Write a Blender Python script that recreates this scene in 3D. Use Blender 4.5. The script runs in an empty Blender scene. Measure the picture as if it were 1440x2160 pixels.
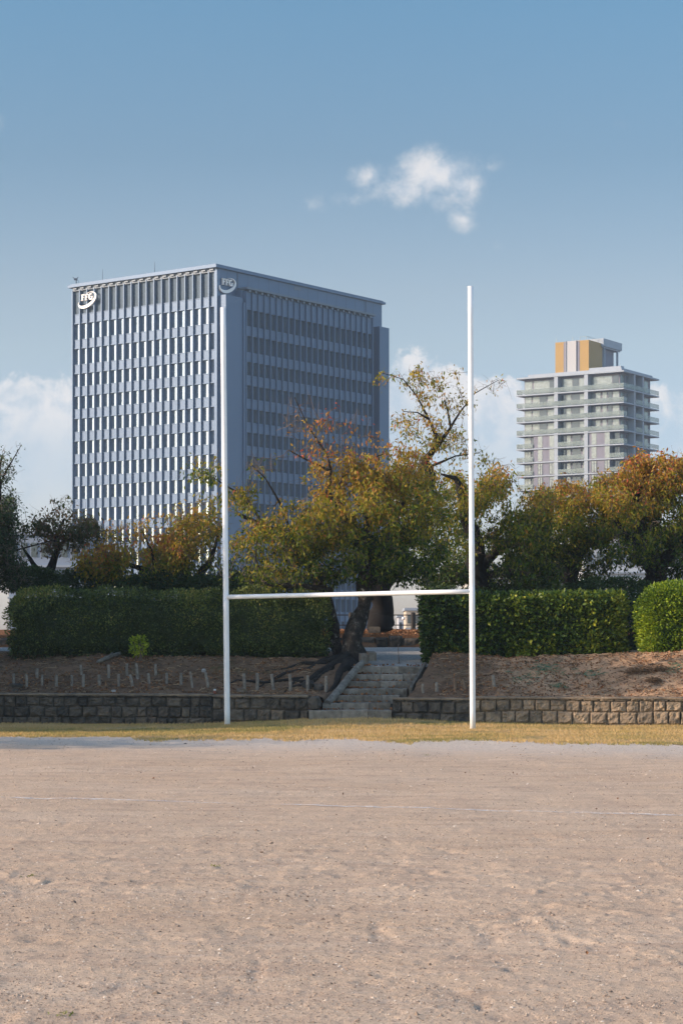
import bpy, math, random
import numpy as np
from mathutils import Vector
random.seed(7)
rng = np.random.default_rng(11)
S = bpy.context.scene
COL = S.collection
F, HZ, EYE = 4400.0, 1360.0, 1.85          # focal length and horizon row in photo pixels, eye height in m

# ------------------------------------------------------------------ camera
cam_d = bpy.data.cameras.new('camera')
cam = bpy.data.objects.new('camera', cam_d); COL.objects.link(cam); S.camera = cam
cam.location = (0, 0, EYE); cam.rotation_euler = (math.radians(90), 0, 0)
cam_d.sensor_fit = 'VERTICAL'; cam_d.sensor_height = 36; cam_d.lens = F/2160*36
cam_d.shift_y = (HZ-1080)/2160
cam_d.clip_start = .5; cam_d.clip_end = 9000

# ------------------------------------------------------------------ node helper
class NT:
    def __init__(s, tree): s.t = tree; tree.nodes.clear()
    def n(s, typ, **kw):
        nd = s.t.nodes.new(typ)
        for k, v in kw.items(): setattr(nd, k, v)
        return nd
    def put(s, sock, v):
        if isinstance(v, V): v = v.s
        if isinstance(v, bpy.types.NodeSocket): s.t.links.new(v, sock)
        elif v is not None:
            if isinstance(v, (tuple, list)) and len(v) == 3 and sock.type == 'RGBA': v = (*v, 1)
            sock.default_value = v
    def m(s, op, *a, clamp=False):
        nd = s.n('ShaderNodeMath', operation=op); nd.use_clamp = clamp
        for i, x in enumerate(a): s.put(nd.inputs[i], x)
        return V(s, nd.outputs[0])
    def noise(s, vec=None, scale=5, detail=4, rough=.5, dist=0, out='Fac'):
        nd = s.n('ShaderNodeTexNoise')
        if vec is not None: s.put(nd.inputs['Vector'], vec)
        s.put(nd.inputs['Scale'], scale); s.put(nd.inputs['Detail'], detail)
        s.put(nd.inputs['Roughness'], rough); s.put(nd.inputs['Distortion'], dist)
        return V(s, nd.outputs[out])
    def ramp(s, fac, stops, interp='LINEAR'):
        nd = s.n('ShaderNodeValToRGB'); s.put(nd.inputs[0], fac); cr = nd.color_ramp; cr.interpolation = interp
        while len(cr.elements) < len(stops): cr.elements.new(.5)
        for e, (p, c) in zip(cr.elements, stops):
            e.position = p; e.color = (*c, 1) if len(c) == 3 else c
        return nd.outputs[0]
    def sstep(s, x, a, b):
        nd = s.n('ShaderNodeMapRange', interpolation_type='SMOOTHSTEP')
        s.put(nd.inputs[0], x); s.put(nd.inputs[1], a); s.put(nd.inputs[2], b)
        return V(s, nd.outputs[0])
    def mix(s, f, a, b, blend='MIX'):
        nd = s.n('ShaderNodeMix', data_type='RGBA', blend_type=blend)
        s.put(nd.inputs[0], f); s.put(nd.inputs[6], a); s.put(nd.inputs[7], b)
        return nd.outputs[2]
    def scale(s, vec, sx, sy, sz):
        nd = s.n('ShaderNodeVectorMath', operation='MULTIPLY'); s.put(nd.inputs[0], vec); nd.inputs[1].default_value = (sx, sy, sz)
        return nd.outputs[0]
class V:
    def __init__(s, nt, sock): s.nt = nt; s.s = sock
    def __add__(s, o): return s.nt.m('ADD', s, o)
    def __radd__(s, o): return s.nt.m('ADD', o, s)
    def __sub__(s, o): return s.nt.m('SUBTRACT', s, o)
    def __rsub__(s, o): return s.nt.m('SUBTRACT', o, s)
    def __mul__(s, o): return s.nt.m('MULTIPLY', s, o)
    def __rmul__(s, o): return s.nt.m('MULTIPLY', o, s)
    def __truediv__(s, o): return s.nt.m('DIVIDE', s, o)

# ------------------------------------------------------------------ world, sun, exposure
SUN_AZ = (-1.0, -0.22)                       # towards the sun, seen from above
SUN_EL = math.radians(19)
S.view_settings.view_transform = 'Standard'; S.view_settings.look = 'None'
S.view_settings.exposure = 0.62; S.view_settings.gamma = 1
W = bpy.data.worlds.new('World'); S.world = W; W.use_nodes = True
w = NT(W.node_tree)
sky = w.n('ShaderNodeTexSky', sky_type='NISHITA'); sky.sun_disc = False
sky.sun_elevation = SUN_EL
sky.sun_rotation = math.atan2(SUN_AZ[0], SUN_AZ[1])
sky.air_density = 1.0; sky.dust_density = .8; sky.ozone_density = 3.0; sky.altitude = 20
tc = w.n('ShaderNodeTexCoord'); sp = w.n('ShaderNodeSeparateXYZ'); w.put(sp.inputs[0], tc.outputs['Generated'])
X, Y, Z = (V(w, sp.outputs[i]) for i in range(3))
Yp = w.m('MAXIMUM', Y, .05); U = X/Yp; Vv = Z/Yp
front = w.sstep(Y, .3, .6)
cmb = w.n('ShaderNodeCombineXYZ'); w.put(cmb.inputs[0], U); w.put(cmb.inputs[1], Vv)
n1 = w.noise(cmb.outputs[0], 62, 7, .58, .3); n2 = w.noise(cmb.outputs[0], 190, 4, .6); n3 = w.noise(cmb.outputs[0], 9, 4, .5)
nn = n1*.75 + n2*.25
def blob(px, py, rx, ry, k):
    du = (U - (px-720)/F)/(rx/F); dv = (Vv - (HZ-py)/F)/(ry/F)
    return w.m('MAXIMUM', 1 - w.m('SQRT', du*du + dv*dv), 0)*k
tot = None
for b in [(915,366,135,80,1.45),(970,388,84,62,1.15),(860,398,130,60,1.1),(782,372,80,42,.85),(976,462,46,50,.85),(995,395,44,70,.95),(905,415,100,44,.9),(740,418,110,26,.5),(1035,352,60,30,.42),
          (665,436,50,30,.42),(745,425,60,26,.42),(1050,522,44,30,.42),(1030,350,50,40,.36),(0,265,26,50,.34),(1330,262,90,22,.26)]:
    x = blob(*b); tot = x if tot is None else w.m('MAXIMUM', tot, x)
hi = w.m('POWER', w.sstep(tot + (nn-.5)*2.0, .10, 1.35), 1.15)*w.sstep(tot, .0, .35)*.85
# low bank of cumulus near the horizon
top = w.n('ShaderNodeFloatCurve'); cv = top.mapping.curves[0]
pts = [(0,800),(60,792),(130,800),(240,840),(500,870),(760,800),(830,762),(890,742),(950,775),(1010,790),(1090,800),(1180,825),(1300,830),(1400,812),(1440,815)]
w.put(top.inputs['Value'], (U*F + 720)/1440)
while len(cv.points) < len(pts): cv.points.new(.5, .5)
for p, (a, b) in zip(cv.points, pts): p.location = (a/1440, (HZ-b)/1000)
top.mapping.update()
h_top = V(w, top.outputs[0])*1000/F
under = (h_top - Vv)*F                       # px below the bank's top
e = under + (n1-.5)*150 + (n2-.5)*45
bank = w.sstep(e, -6, 20)*(1 - w.sstep(under, 30, 190)*.72)*w.sstep(n3 + (n1-.5)*.5, .36, .56)
skyc = sky.outputs[0]
tint = w.ramp(w.m('MULTIPLY', Vv, 2.6, clamp=True), [(0,(.76,.66,.78)),(.21,(.84,.73,.80)),(.37,(.93,.75,.67)),(.44,(.90,.72,.63)),(.61,(.66,.64,.59)),(.80,(.58,.69,.66)),(1,(.52,.68,.67))])
fsky = w.mix(front, (1.45,1.36,1.22), tint)  # sky outside the view brightened and made less blue, to add fill light
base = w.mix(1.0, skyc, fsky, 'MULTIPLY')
CL = 4.0
shade = w.sstep(nn, .35, .62)
ccol = w.mix(shade, (CL*.80,CL*.84,CL*.92), (CL*1.05,CL*1.0,CL*.98))
c1 = w.mix(hi*front*.9, base, ccol)
c2 = w.mix(bank*front*.78, c1, ccol)
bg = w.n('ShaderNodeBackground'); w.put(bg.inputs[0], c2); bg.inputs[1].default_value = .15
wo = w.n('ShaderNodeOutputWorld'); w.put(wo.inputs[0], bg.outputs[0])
sd = bpy.data.lights.new('sun', 'SUN'); sun = bpy.data.objects.new('sun', sd); COL.objects.link(sun)
sd.energy = 4.1; sd.angle = math.radians(.6); sd.color = (1.0, .80, .62)
az = Vector((SUN_AZ[0], SUN_AZ[1], 0)).normalized()
sun.rotation_euler = Vector((az.x*math.cos(SUN_EL), az.y*math.cos(SUN_EL), math.sin(SUN_EL))).to_track_quat('Z', 'Y').to_euler()
S.cycles.max_bounces = 6; S.cycles.diffuse_bounces = 3; S.cycles.transparent_max_bounces = 12
try: S.cycles.use_denoising = True
except Exception: pass

# ------------------------------------------------------------------ materials
def mat(name, color=(.5,.5,.5), rough=.8, metal=0, spec=.5, var=.0, vscale=3, bump=0, bscale=20, col2=None, alpha=1, emit=None, detail=5):
    m = bpy.data.materials.new(name); m.use_nodes = True; t = NT(m.node_tree)
    p = t.n('ShaderNodeBsdfPrincipled'); o = t.n('ShaderNodeOutputMaterial'); t.put(o.inputs[0], p.outputs[0])
    p.inputs['Roughness'].default_value = rough; p.inputs['Metallic'].default_value = metal
    p.inputs['Specular IOR Level'].default_value = spec; p.inputs['Alpha'].default_value = alpha
    co = t.n('ShaderNodeTexCoord').outputs['Object']
    if var or col2:
        n = t.noise(co, vscale, detail, .6)
        a = tuple(c*(1-var) for c in color); b = col2 or tuple(min(1, c*(1+var)) for c in color)
        t.put(p.inputs['Base Color'], t.ramp(n, [(.3, a), (.7, b)]))
    else: t.put(p.inputs['Base Color'], color)
    if bump:
        b = t.n('ShaderNodeBump'); b.inputs['Strength'].default_value = bump; b.inputs['Distance'].default_value = .02
        t.put(b.inputs['Height'], t.noise(co, bscale, 6, .65)); t.put(p.inputs['Normal'], b.outputs[0])
    if emit: t.put(p.inputs['Emission Color'], emit[0]); p.inputs['Emission Strength'].default_value = emit[1]
    return m
def leaf_mat(name, stops, trans=.35, rough=.55):
    m = bpy.data.materials.new(name); m.use_nodes = True; t = NT(m.node_tree)
    a = t.n('ShaderNodeAttribute', attribute_name='tone')
    c = t.ramp(a.outputs['Fac'], stops)
    p = t.n('ShaderNodeBsdfPrincipled'); t.put(p.inputs['Base Color'], c); p.inputs['Roughness'].default_value = rough
    p.inputs['Specular IOR Level'].default_value = .3
    tr = t.n('ShaderNodeBsdfTranslucent'); t.put(tr.inputs[0], t.mix(1.0, c, (1.0,.95,.55), 'MULTIPLY'))
    mx = t.n('ShaderNodeMixShader'); mx.inputs[0].default_value = trans
    t.put(mx.inputs[1], p.outputs[0]); t.put(mx.inputs[2], tr.outputs[0])
    o = t.n('ShaderNodeOutputMaterial'); t.put(o.inputs[0], mx.outputs[0])
    return m
def tone_mat(name, stops, rough=.9, bump=.6, bscale=18, mott=.35, mscale=6):
    m = bpy.data.materials.new(name); m.use_nodes = True; t = NT(m.node_tree)
    co = t.n('ShaderNodeTexCoord').outputs['Object']
    a = V(t, t.n('ShaderNodeAttribute', attribute_name='tone').outputs['Fac'])
    n = t.noise(co, mscale, 6, .65)
    c = t.ramp(t.m('ADD', a, (n-.5)*mott, clamp=True), stops)
    p = t.n('ShaderNodeBsdfPrincipled'); t.put(p.inputs['Base Color'], c); p.inputs['Roughness'].default_value = rough
    p.inputs['Specular IOR Level'].default_value = .25
    b = t.n('ShaderNodeBump'); b.inputs['Strength'].default_value = bump; b.inputs['Distance'].default_value = .03
    t.put(b.inputs['Height'], t.noise(co, bscale, 7, .7)); t.put(p.inputs['Normal'], b.outputs[0])
    o = t.n('ShaderNodeOutputMaterial'); t.put(o.inputs[0], p.outputs[0])
    return m

# ------------------------------------------------------------------ mesh helpers
def tag(o, label=None, cat=None, group=None, kind=None):
    if label: o['label'] = label
    if cat: o['category'] = cat
    if group: o['group'] = group
    if kind: o['kind'] = kind
    return o
def empty(name, loc, label=None, cat=None, group=None):
    o = bpy.data.objects.new(name, None); COL.objects.link(o); o.location = loc; o.empty_display_size = .3
    return tag(o, label, cat, group)
def link(name, me, m, parent=None):
    o = bpy.data.objects.new(name, me); COL.objects.link(o)
    if m: me.materials.append(m)
    if parent is not None:
        o.parent = parent; o.location = (-parent.location[0], -parent.location[1], -parent.location[2])
    return o
def npmesh(name, verts, faces_flat, sizes, smooth=False, tone=None, dom='FACE'):
    me = bpy.data.meshes.new(name); verts = np.asarray(verts, np.float32); fl = np.asarray(faces_flat, np.int32); sz = np.asarray(sizes, np.int32)
    me.vertices.add(len(verts)); me.vertices.foreach_set('co', verts.ravel())
    me.loops.add(len(fl)); me.loops.foreach_set('vertex_index', fl)
    me.polygons.add(len(sz)); st = np.zeros(len(sz), np.int32); st[1:] = np.cumsum(sz)[:-1]
    me.polygons.foreach_set('loop_start', st); me.polygons.foreach_set('loop_total', sz)
    me.polygons.foreach_set('use_smooth', np.full(len(sz), bool(smooth)))
    me.update(calc_edges=True)
    if tone is not None:
        at = me.attributes.new('tone', 'FLOAT', dom); at.data.foreach_set('value', np.asarray(tone, np.float32))
    return me
class MB:
    def __init__(s): s.v = []; s.f = []; s.t = []; s.n = 0
    def add(s, vs, fs, tone=0.):
        for x in vs: s.v.append(tuple(x))
        for f in fs: s.f.append([i+s.n for i in f]); s.t.append(tone)
        s.n += len(vs); return s
    def box(s, o, a, b, c, tone=0.):
        """parallelepiped from corner o along edge vectors a, b, c"""
        o, a, b, c = map(Vector, (o, a, b, c))
        if a.cross(b).dot(c) < 0: a, b = b, a
        vs = [o, o+a, o+a+b, o+b, o+c, o+a+c, o+a+b+c, o+b+c]
        return s.add(vs, [(0,3,2,1),(4,5,6,7),(0,1,5,4),(1,2,6,5),(2,3,7,6),(3,0,4,7)], tone)
    def tube(s, pts, rad, sides=8, tone=0., jit=0., cap=True):
        pts = [Vector(p) for p in pts]; n = len(pts)
        if not hasattr(rad, '__len__'): rad = [rad]*n
        up = None; rings = []
        for i, p in enumerate(pts):
            d = (pts[min(i+1, n-1)] - pts[max(i-1, 0)])
            if d.length < 1e-6: d = Vector((0,0,1))
            d.normalize()
            if up is None: up = d.orthogonal().normalized()
            up = (up - d*up.dot(d)); up = up.normalized() if up.length > 1e-5 else d.orthogonal().normalized()
            q = d.cross(up)
            rings.append([p + (up*math.cos(2*math.pi*k/sides) + q*math.sin(2*math.pi*k/sides))*rad[i]*(1+random.uniform(-jit, jit)) for k in range(sides)])
        vs = [v for r in rings for v in r]; fs = []
        for i in range(n-1):
            for k in range(sides):
                a = i*sides+k; b = i*sides+(k+1) % sides
                fs.append((a, b, b+sides, a+sides))
        if cap: fs.append(tuple(range(sides))[::-1]); fs.append(tuple((n-1)*sides+k for k in range(sides)))
        return s.add(vs, fs, tone)
    def prism(s, poly, o, ax, ay, n, depth, tone=0.):
        o, ax, ay, n = map(Vector, (o, ax, ay, n)); k = len(poly)
        a = [o+ax*x+ay*y for x, y in poly]; b = [p+n*depth for p in a]
        return s.add(a+b, [tuple(range(k))[::-1], tuple(range(k, 2*k))] + [(i, (i+1) % k, (i+1) % k+k, i+k) for i in range(k)], tone)
    def mesh(s, name, smooth=False):
        return npmesh(name, s.v, [i for f in s.f for i in f], [len(f) for f in s.f], smooth, s.t)
    def build(s, name, m, parent=None, smooth=False): return link(name, s.mesh(name, smooth), m, parent)
def hash2(ix, iy, seed):
    h = (ix.astype(np.int64)*374761393 + iy.astype(np.int64)*668265263 + seed*1442695041) & 0xffffffff
    h = ((h ^ (h >> 13))*1274126177) & 0xffffffff
    return ((h ^ (h >> 16)) & 0xffff)/65535.
def vnoise(x, y, seed=0):
    x = np.asarray(x, float); y = np.asarray(y, float)
    ix = np.floor(x); iy = np.floor(y); fx = x-ix; fy = y-iy; fx = fx*fx*(3-2*fx); fy = fy*fy*(3-2*fy)
    a = hash2(ix, iy, seed); b = hash2(ix+1, iy, seed); c = hash2(ix, iy+1, seed); d = hash2(ix+1, iy+1, seed)
    return (a*(1-fx)+b*fx)*(1-fy) + (c*(1-fx)+d*fx)*fy
def fbm(x, y, seed=0, oc=4):
    r = 0; a = .5
    for i in range(oc): r = r + a*vnoise(x*2**i, y*2**i, seed+i*7); a *= .5
    return r/(1-.5**oc)
def smooth01(t): t = np.clip(t, 0, 1); return t*t*(3-2*t)
def P(px, py, d): return Vector(((px-720)/F*d, d, EYE+(HZ-py)/F*d))
def grid(name, xs, ys, zf, m, keep=None, parent=None, smooth=True):
    XX, YY = np.meshgrid(xs, ys) if np.ndim(xs) == 1 else (xs, ys)
    ZZ = zf(XX, YY); r, c = XX.shape
    idx = np.arange(r*c).reshape(r, c)
    q = np.stack([idx[:-1,:-1], idx[:-1,1:], idx[1:,1:], idx[1:,:-1]], -1).reshape(-1, 4)
    if keep is not None:
        cx = (XX[:-1,:-1]+XX[1:,1:])/2; cy = (YY[:-1,:-1]+YY[1:,1:])/2; q = q[keep(cx, cy).ravel()]
    me = npmesh(name, np.stack([XX, YY, ZZ], -1).reshape(-1, 3), q.ravel(), [4]*len(q), smooth)
    return link(name, me, m, parent)

# ------------------------------------------------------------------ ground heights
def yw(x): return 48.87 - .1625*x                      # line of the retaining wall
def gz(x, y):
    z = .13*np.exp(-((x-.6)/2.6)**2 - ((y-48.9)/2.6)**2) - .05*smooth01((-x-1)/4)*smooth01((y-40)/5)
    near = smooth01((60-y)/6)*smooth01((y+10)/10)
    r = (fbm(x*.5, y*.35, 3)-.5)*.05 + (fbm(x*2.2, y*2.2, 5)-.5)*.02
    clod = np.maximum(fbm(x*9, y*6, 9, 4)-.48, 0)*.040*smooth01((fbm(x*.45, y*.3, 21)-.44)/.16)*smooth01((24-y)/9)
    foot = -np.maximum(fbm(x*4.2+40, y*3, 31, 3)-.66, 0)*.06*smooth01((26-y)/9)
    fine = (vnoise(x*17, y*13, 41)-.5)*.006 + (vnoise(x*31, y*26, 43)-.5)*.005
    return z + near*(r + clod + foot + fine)
PX0, PX1 = .42, 2.35                                   # stair and path corridor
def bank_base(x, y):
    t = y - yw(x)
    hb = 1.55 + .05*np.sin(x*.7) + .12*smooth01((x-4)/3)
    z = np.interp(t, [-.2, .15, .5, 1.6, 3.2, 4.2], [.60, .62, .68, 1.00, 1.0, 1.0])
    s = smooth01((t-.2)/3.6)
    z = .62 + (hb-.62)*(.65*np.clip((t-.2)/3.4, 0, 1)+.35*s)
    far = np.interp(y, [53.5, 57, 62, 62.3, 72, 80, 110, 400], [0, .17, .24, .58, .82, .6, -1.9, -2.0])
    z = z + far - smooth01((y-53)/6)*(hb-1.55)
    return z
def ramp_z(y): return np.interp(y, [50.9, 57, 62.1], [1.29, 1.66, 1.775])
def bank_z(x, y):
    x = np.asarray(x, float); y = np.asarray(y, float); t = y - yw(x)
    z = bank_base(x, y)
    rough = (fbm(x*1.1, y*1.1, 51)-.5)*.22 + (fbm(x*4, y*4, 53)-.5)*.09 + (vnoise(x*14, y*14, 55)-.5)*.025
    amp = smooth01((t-.1)/.5)*smooth01((56-y)/2) + .25*smooth01((y-63)/2)*smooth01((100-y)/10)
    z = z + rough*amp
    # stairs and path corridor, shifting right as it climbs
    lo = np.interp(y, [48.4, 51.3, 54], [-.45, .30, .60]); hi = np.interp(y, [48.4, 51.3, 54, 57], [1.28, 2.0, 2.4, 2.6])
    inside = smooth01((x-lo+.16)/.14)*smooth01((hi+.16-x)/.14)*(y < 62.1)
    st = np.interp(y, [48.4, 51.2, 51.6, 57, 62.1], [.02, 1.12, 1.20, 1.63, 1.745])
    z = z*(1-inside) + st*inside
    cross = smooth01((y-56.2)/.6)*(y < 62.1)
    z = z*(1-cross) + (ramp_z(y)-.03)*cross
    return z
def hit(px, py, lo=49.2, hi=75):
    d = np.arange(lo, hi, .02); x = (px-720)/F*d; z = EYE+(HZ-py)/F*d
    b = bank_z(x, d); k = np.nonzero(z <= b)[0]
    i = k[0] if len(k) else len(d)-1
    return Vector((x[i], d[i], b[i]))

# ------------------------------------------------------------------ ground of the sports field
def ground_material():
    m = bpy.data.materials.new('packed_sandy_soil'); m.use_nodes = True; t = NT(m.node_tree)
    pos = t.n('ShaderNodeNewGeometry').outputs['Position']
    sp = t.n('ShaderNodeSeparateXYZ'); t.put(sp.inputs[0], pos); x = V(t, sp.outputs[0]); y = V(t, sp.outputs[1])
    big = t.noise(t.scale(pos, .25, .6, 1), 1, 5, .6); mid = t.noise(t.scale(pos, .9, 2.2, 1), 1.2, 5, .65)
    fine = t.noise(pos, 34, 4, .75); grain = t.noise(pos, 110, 3, .7)
    streak = t.noise(t.scale(pos, 1.3, 9, 1), 1.0, 6, .7)
    c = t.ramp(big, [(.30, (.565,.402,.278)), (.70, (.62,.468,.345))])
    c = t.mix(t.sstep(mid, .42, .68)*.55, c, (.385,.27,.205))
    c = t.mix(t.sstep(streak, .50, .70)*.5, c, (.60,.49,.40))
    c = t.mix(t.sstep(fine, .52, .64)*.7, c, (.25,.19,.155))
    c = t.mix(t.sstep(t.noise(pos, 60, 3, .8), .60, .68)*.8, c, (.12,.09,.075))  # finest dark specks: tiny pebble shadows put into the colour
    c = t.mix(t.sstep(fine*.5 + grain*.5, .42, .30)*.7, c, (.66,.53,.42))
    c = t.mix(t.sstep(t.noise(pos, 5.5, 5, .75), .63, .70)*.35, c, (.22,.20,.20))
    # pale fine gravel along the edge of the grass
    edge = 40.3 - .32*x + (big-.5)*3.0
    g = t.sstep(y + (mid-.5)*5, edge-6.5, edge-1.0)
    c = t.mix(g*.5, c, t.ramp(t.noise(pos, 22, 5, .8), [(.35, (.42,.39,.36)), (.6, (.74,.70,.65))]))
    p = t.n('ShaderNodeBsdfPrincipled'); t.put(p.inputs['Base Color'], c); p.inputs['Roughness'].default_value = .95
    p.inputs['Specular IOR Level'].default_value = .15
    b = t.n('ShaderNodeBump'); b.inputs['Strength'].default_value = .9; b.inputs['Distance'].default_value = .014
    t.put(b.inputs['Height'], fine*.8 + grain*.5 + t.noise(pos, 9, 5, .6)*.9); t.put(p.inputs['Normal'], b.outputs[0])
    o = t.n('ShaderNodeOutputMaterial'); t.put(o.inputs[0], p.outputs[0])
    return m
rows = [-400, -50, -5, 0, 4, 7]
yy = 8.5
while yy < 49.6: rows.append(yy); yy += max(.028, (yy/8140.)*yy*1.1)
rows += [49.8, 50.5, 60, 100, 400, 1500, 6000]
rows = np.array(rows); s = np.linspace(-1, 1, 420)
ww = np.clip(.20*rows+1.2, 3, 12.5)
XX = s[None, :]*ww[:, None]
XX = np.concatenate([np.full((len(rows),1), -4000.), np.full((len(rows),1), -60.), XX, np.full((len(rows),1), 60.), np.full((len(rows),1), 4000.)], 1)
YY = np.repeat(rows[:, None], XX.shape[1], 1)
def gz_sheet(x, y):
    z = gz(x, y)*(np.abs(x) < 30)
    return np.where(y > 49.7, -.6, z)*(1.) - np.where(y > 90, 2., 0)
g = grid('ground', XX, YY, gz_sheet, ground_material()); tag(g, 'pale sandy soil of the sports field', kind='structure')

# chalk line, worn
def chalk():
    m = bpy.data.materials.new('worn_chalk'); m.use_nodes = True; t = NT(m.node_tree)
    pos = t.n('ShaderNodeNewGeometry').outputs['Position']
    p = t.n('ShaderNodeBsdfPrincipled'); t.put(p.inputs['Base Color'], (.86,.85,.84)); p.inputs['Roughness'].default_value = .95
    n = t.noise(pos, 7, 5, .8); n2 = t.noise(t.scale(pos, .6, .6, 1), 1.2, 3, .6)
    t.put(p.inputs['Alpha'], t.sstep(n + (n2-.5)*.6, .36, .64)*.42)
    o = t.n('ShaderNodeOutputMaterial'); t.put(o.inputs[0], p.outputs[0]); return m
xs = np.arange(-7, 7.5, .03); cy = 23.95 - .325*xs*1.0 + (vnoise(xs*1.5, xs*0, 71)-.5)*.06
pts = []
for k in (-1.5, -.5, .5, 1.5):
    yk = cy + k*.06 + (vnoise(xs*9, xs*0+k, 72)-.5)*.02
    pts.append(np.stack([xs, yk, gz(xs, yk)+.008], -1))
vv = np.stack(pts, 1).reshape(-1, 3); n = len(xs); q = []
for i in range(n-1):
    for k in range(3): a = i*4+k; q.append((a, a+1, a+5, a+4))
ch = link('chalk_line', npmesh('chalk_line', vv, np.array(q).ravel(), [4]*len(q)), chalk()); tag(ch, 'worn white chalk line crossing the sandy field', kind='structure')

# ------------------------------------------------------------------ embankment
def bank_material():
    m = bpy.data.materials.new('bank_soil'); m.use_nodes = True; t = NT(m.node_tree)
    pos = t.n('ShaderNodeNewGeometry').outputs['Position']
    sp = t.n('ShaderNodeSeparateXYZ'); t.put(sp.inputs[0], pos); x = V(t, sp.outputs[0]); y = V(t, sp.outputs[1])
    a = t.noise(pos, 1.1, 6, .65); b = t.noise(pos, 7, 6, .75); c3 = t.noise(pos, 28, 4, .8)
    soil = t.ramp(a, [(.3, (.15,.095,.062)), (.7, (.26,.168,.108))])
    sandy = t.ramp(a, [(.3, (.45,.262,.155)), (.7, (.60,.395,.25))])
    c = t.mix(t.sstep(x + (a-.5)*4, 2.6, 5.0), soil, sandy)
    c = t.mix(t.sstep(b, .52, .64)*.75, c, (.06,.042,.03))
    c = t.mix(t.sstep(c3, .58, .72)*.5, c, (.36,.21,.11))
    grs = t.sstep(t.noise(pos, .9, 4, .6), .55, .68)*t.sstep(b, .4, .6)*t.sstep(x, 3, -1)
    c = t.mix(grs*.5, c, (.09,.11,.035))
    c = t.mix(t.sstep(y, 61.5, 62.5), c, t.ramp(c3, [(.35, (.10,.045,.02)), (.65, (.34,.15,.065))]))
    p = t.n('ShaderNodeBsdfPrincipled'); t.put(p.inputs['Base Color'], c); p.inputs['Roughness'].default_value = .97
    p.inputs['Specular IOR Level'].default_value = .1
    bm = t.n('ShaderNodeBump'); bm.inputs['Strength'].default_value = .9; bm.inputs['Distance'].default_value = .05
    t.put(bm.inputs['Height'], b + c3*.6); t.put(p.inputs['Normal'], bm.outputs[0])
    o = t.n('ShaderNodeOutputMaterial'); t.put(o.inputs[0], p.outputs[0]); return m
tt = np.concatenate([np.arange(.1, 7.4, .055), np.arange(7.4, 26, .5), [30, 40, 60, 150, 600]])
xs = np.concatenate([[-400, -120, -60, -30, -20, -14], np.arange(-12, 12.01, .06), [14, 20, 30, 60, 120, 400]])
XX, TT = np.meshgrid(xs, tt); YY = yw(np.clip(XX, -14, 14)) + TT
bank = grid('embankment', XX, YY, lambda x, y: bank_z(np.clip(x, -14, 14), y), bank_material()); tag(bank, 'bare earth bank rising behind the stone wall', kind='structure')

gravel = mat('grey_gravel', (.17,.165,.16), .95, 0, .2, 0, 22, .9, 60, col2=(.52,.51,.49), detail=9)
xs = np.linspace(0, 1, 40)
ys = np.arange(51.30, 62.05, .12)
lo = np.interp(ys, [51.2, 54, 56.6, 57.2], [.22, .55, .6, -14]); hi = np.interp(ys, [51.2, 54, 56.6, 57.2], [2.1, 2.5, 2.7, 14])
XX = lo[:, None] + (hi-lo)[:, None]*xs[None]; YY = np.repeat(ys[:, None], 40, 1)
pth = grid('path', XX, YY, lambda x, y: ramp_z(y) + (fbm(x*5, y*5, 61)-.5)*.02, gravel); tag(pth, 'pale grey gravel path above the stone steps', kind='structure')

# ------------------------------------------------------------------ grass strip
straw = leaf_mat('dry_grass', [(0, (.24,.22,.07)), (.3, (.42,.32,.12)), (.65, (.57,.37,.16)), (1, (.66,.50,.29))], .25, .8)
def gedge(x): return 41.0 - .27*x + (fbm(x*.8+5, x*0, 81)-.5)*2.6 + (fbm(x*4, x*0, 82)-.5)*1.3 + (vnoise(x*14, x*0, 82)-.5)*.5
xs = np.arange(-11, 11, .07); ss = np.linspace(0, 1, 60)
e0 = gedge(xs); e1 = yw(xs)-.02
YY = e0[None]*(1-ss[:, None]) + e1[None]*ss[:, None]; XX = np.repeat(xs[None], 60, 0)
vz = gz(XX, YY) + .012; r, c = XX.shape; idx = np.arange(r*c).reshape(r, c)
q = np.stack([idx[:-1,:-1], idx[:-1,1:], idx[1:,1:], idx[1:,:-1]], -1).reshape(-1, 4)
cx = XX[:-1,:-1].ravel(); cyy = YY[:-1,:-1].ravel()
tn = np.clip(.15 + .75*fbm(cx*.7, cyy*1.1, 83) + .5*(vnoise(cx*9, cyy*7, 84)-.5) - .35*(fbm(cx*.5+9, cyy*.5, 85) > .58), 0, 1)
V1 = np.stack([XX, YY, vz], -1).reshape(-1, 3)
NB = 110000
bx = rng.uniform(-10.5, 10.5, NB); bs = rng.uniform(-.09, 1, NB); by = gedge(bx)*(1-bs) + (yw(bx)-.02)*bs
keepb = fbm(bx*1.3, by*1.3, 86) > .30; bx = bx[keepb]; by = by[keepb]; NB = len(bx)
bz = gz(bx, by); hgt = rng.uniform(.02, .055, NB)*(.6+.8*fbm(bx, by, 87)); an = rng.uniform(0, 2*np.pi, NB)
ln = rng.uniform(-.03, .03, (NB, 2)); wd = .006
A = np.stack([bx-np.cos(an)*wd, by-np.sin(an)*wd, bz], -1); B = np.stack([bx+np.cos(an)*wd, by+np.sin(an)*wd, bz], -1)
Cc = np.stack([bx+ln[:,0], by+ln[:,1], bz+hgt+.01], -1)
V2 = np.stack([A, B, Cc], 1).reshape(-1, 3)
tb = np.clip(.2 + .8*fbm(bx*.7, by*1.1, 83) + rng.normal(0, .15, NB) - .35*(fbm(bx*.5+9, by*.5, 85) > .58), 0, 1)
me = npmesh('grass', np.concatenate([V1, V2]), np.concatenate([q.ravel(), np.arange(3*NB)+len(V1)]), np.concatenate([np.full(len(q), 4), np.full(NB, 3)]), False, np.concatenate([tn, tb]))
gr = link('grass', me, straw); tag(gr, 'strip of dry yellow grass at the foot of the stone wall', 'grass', kind='stuff')

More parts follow.
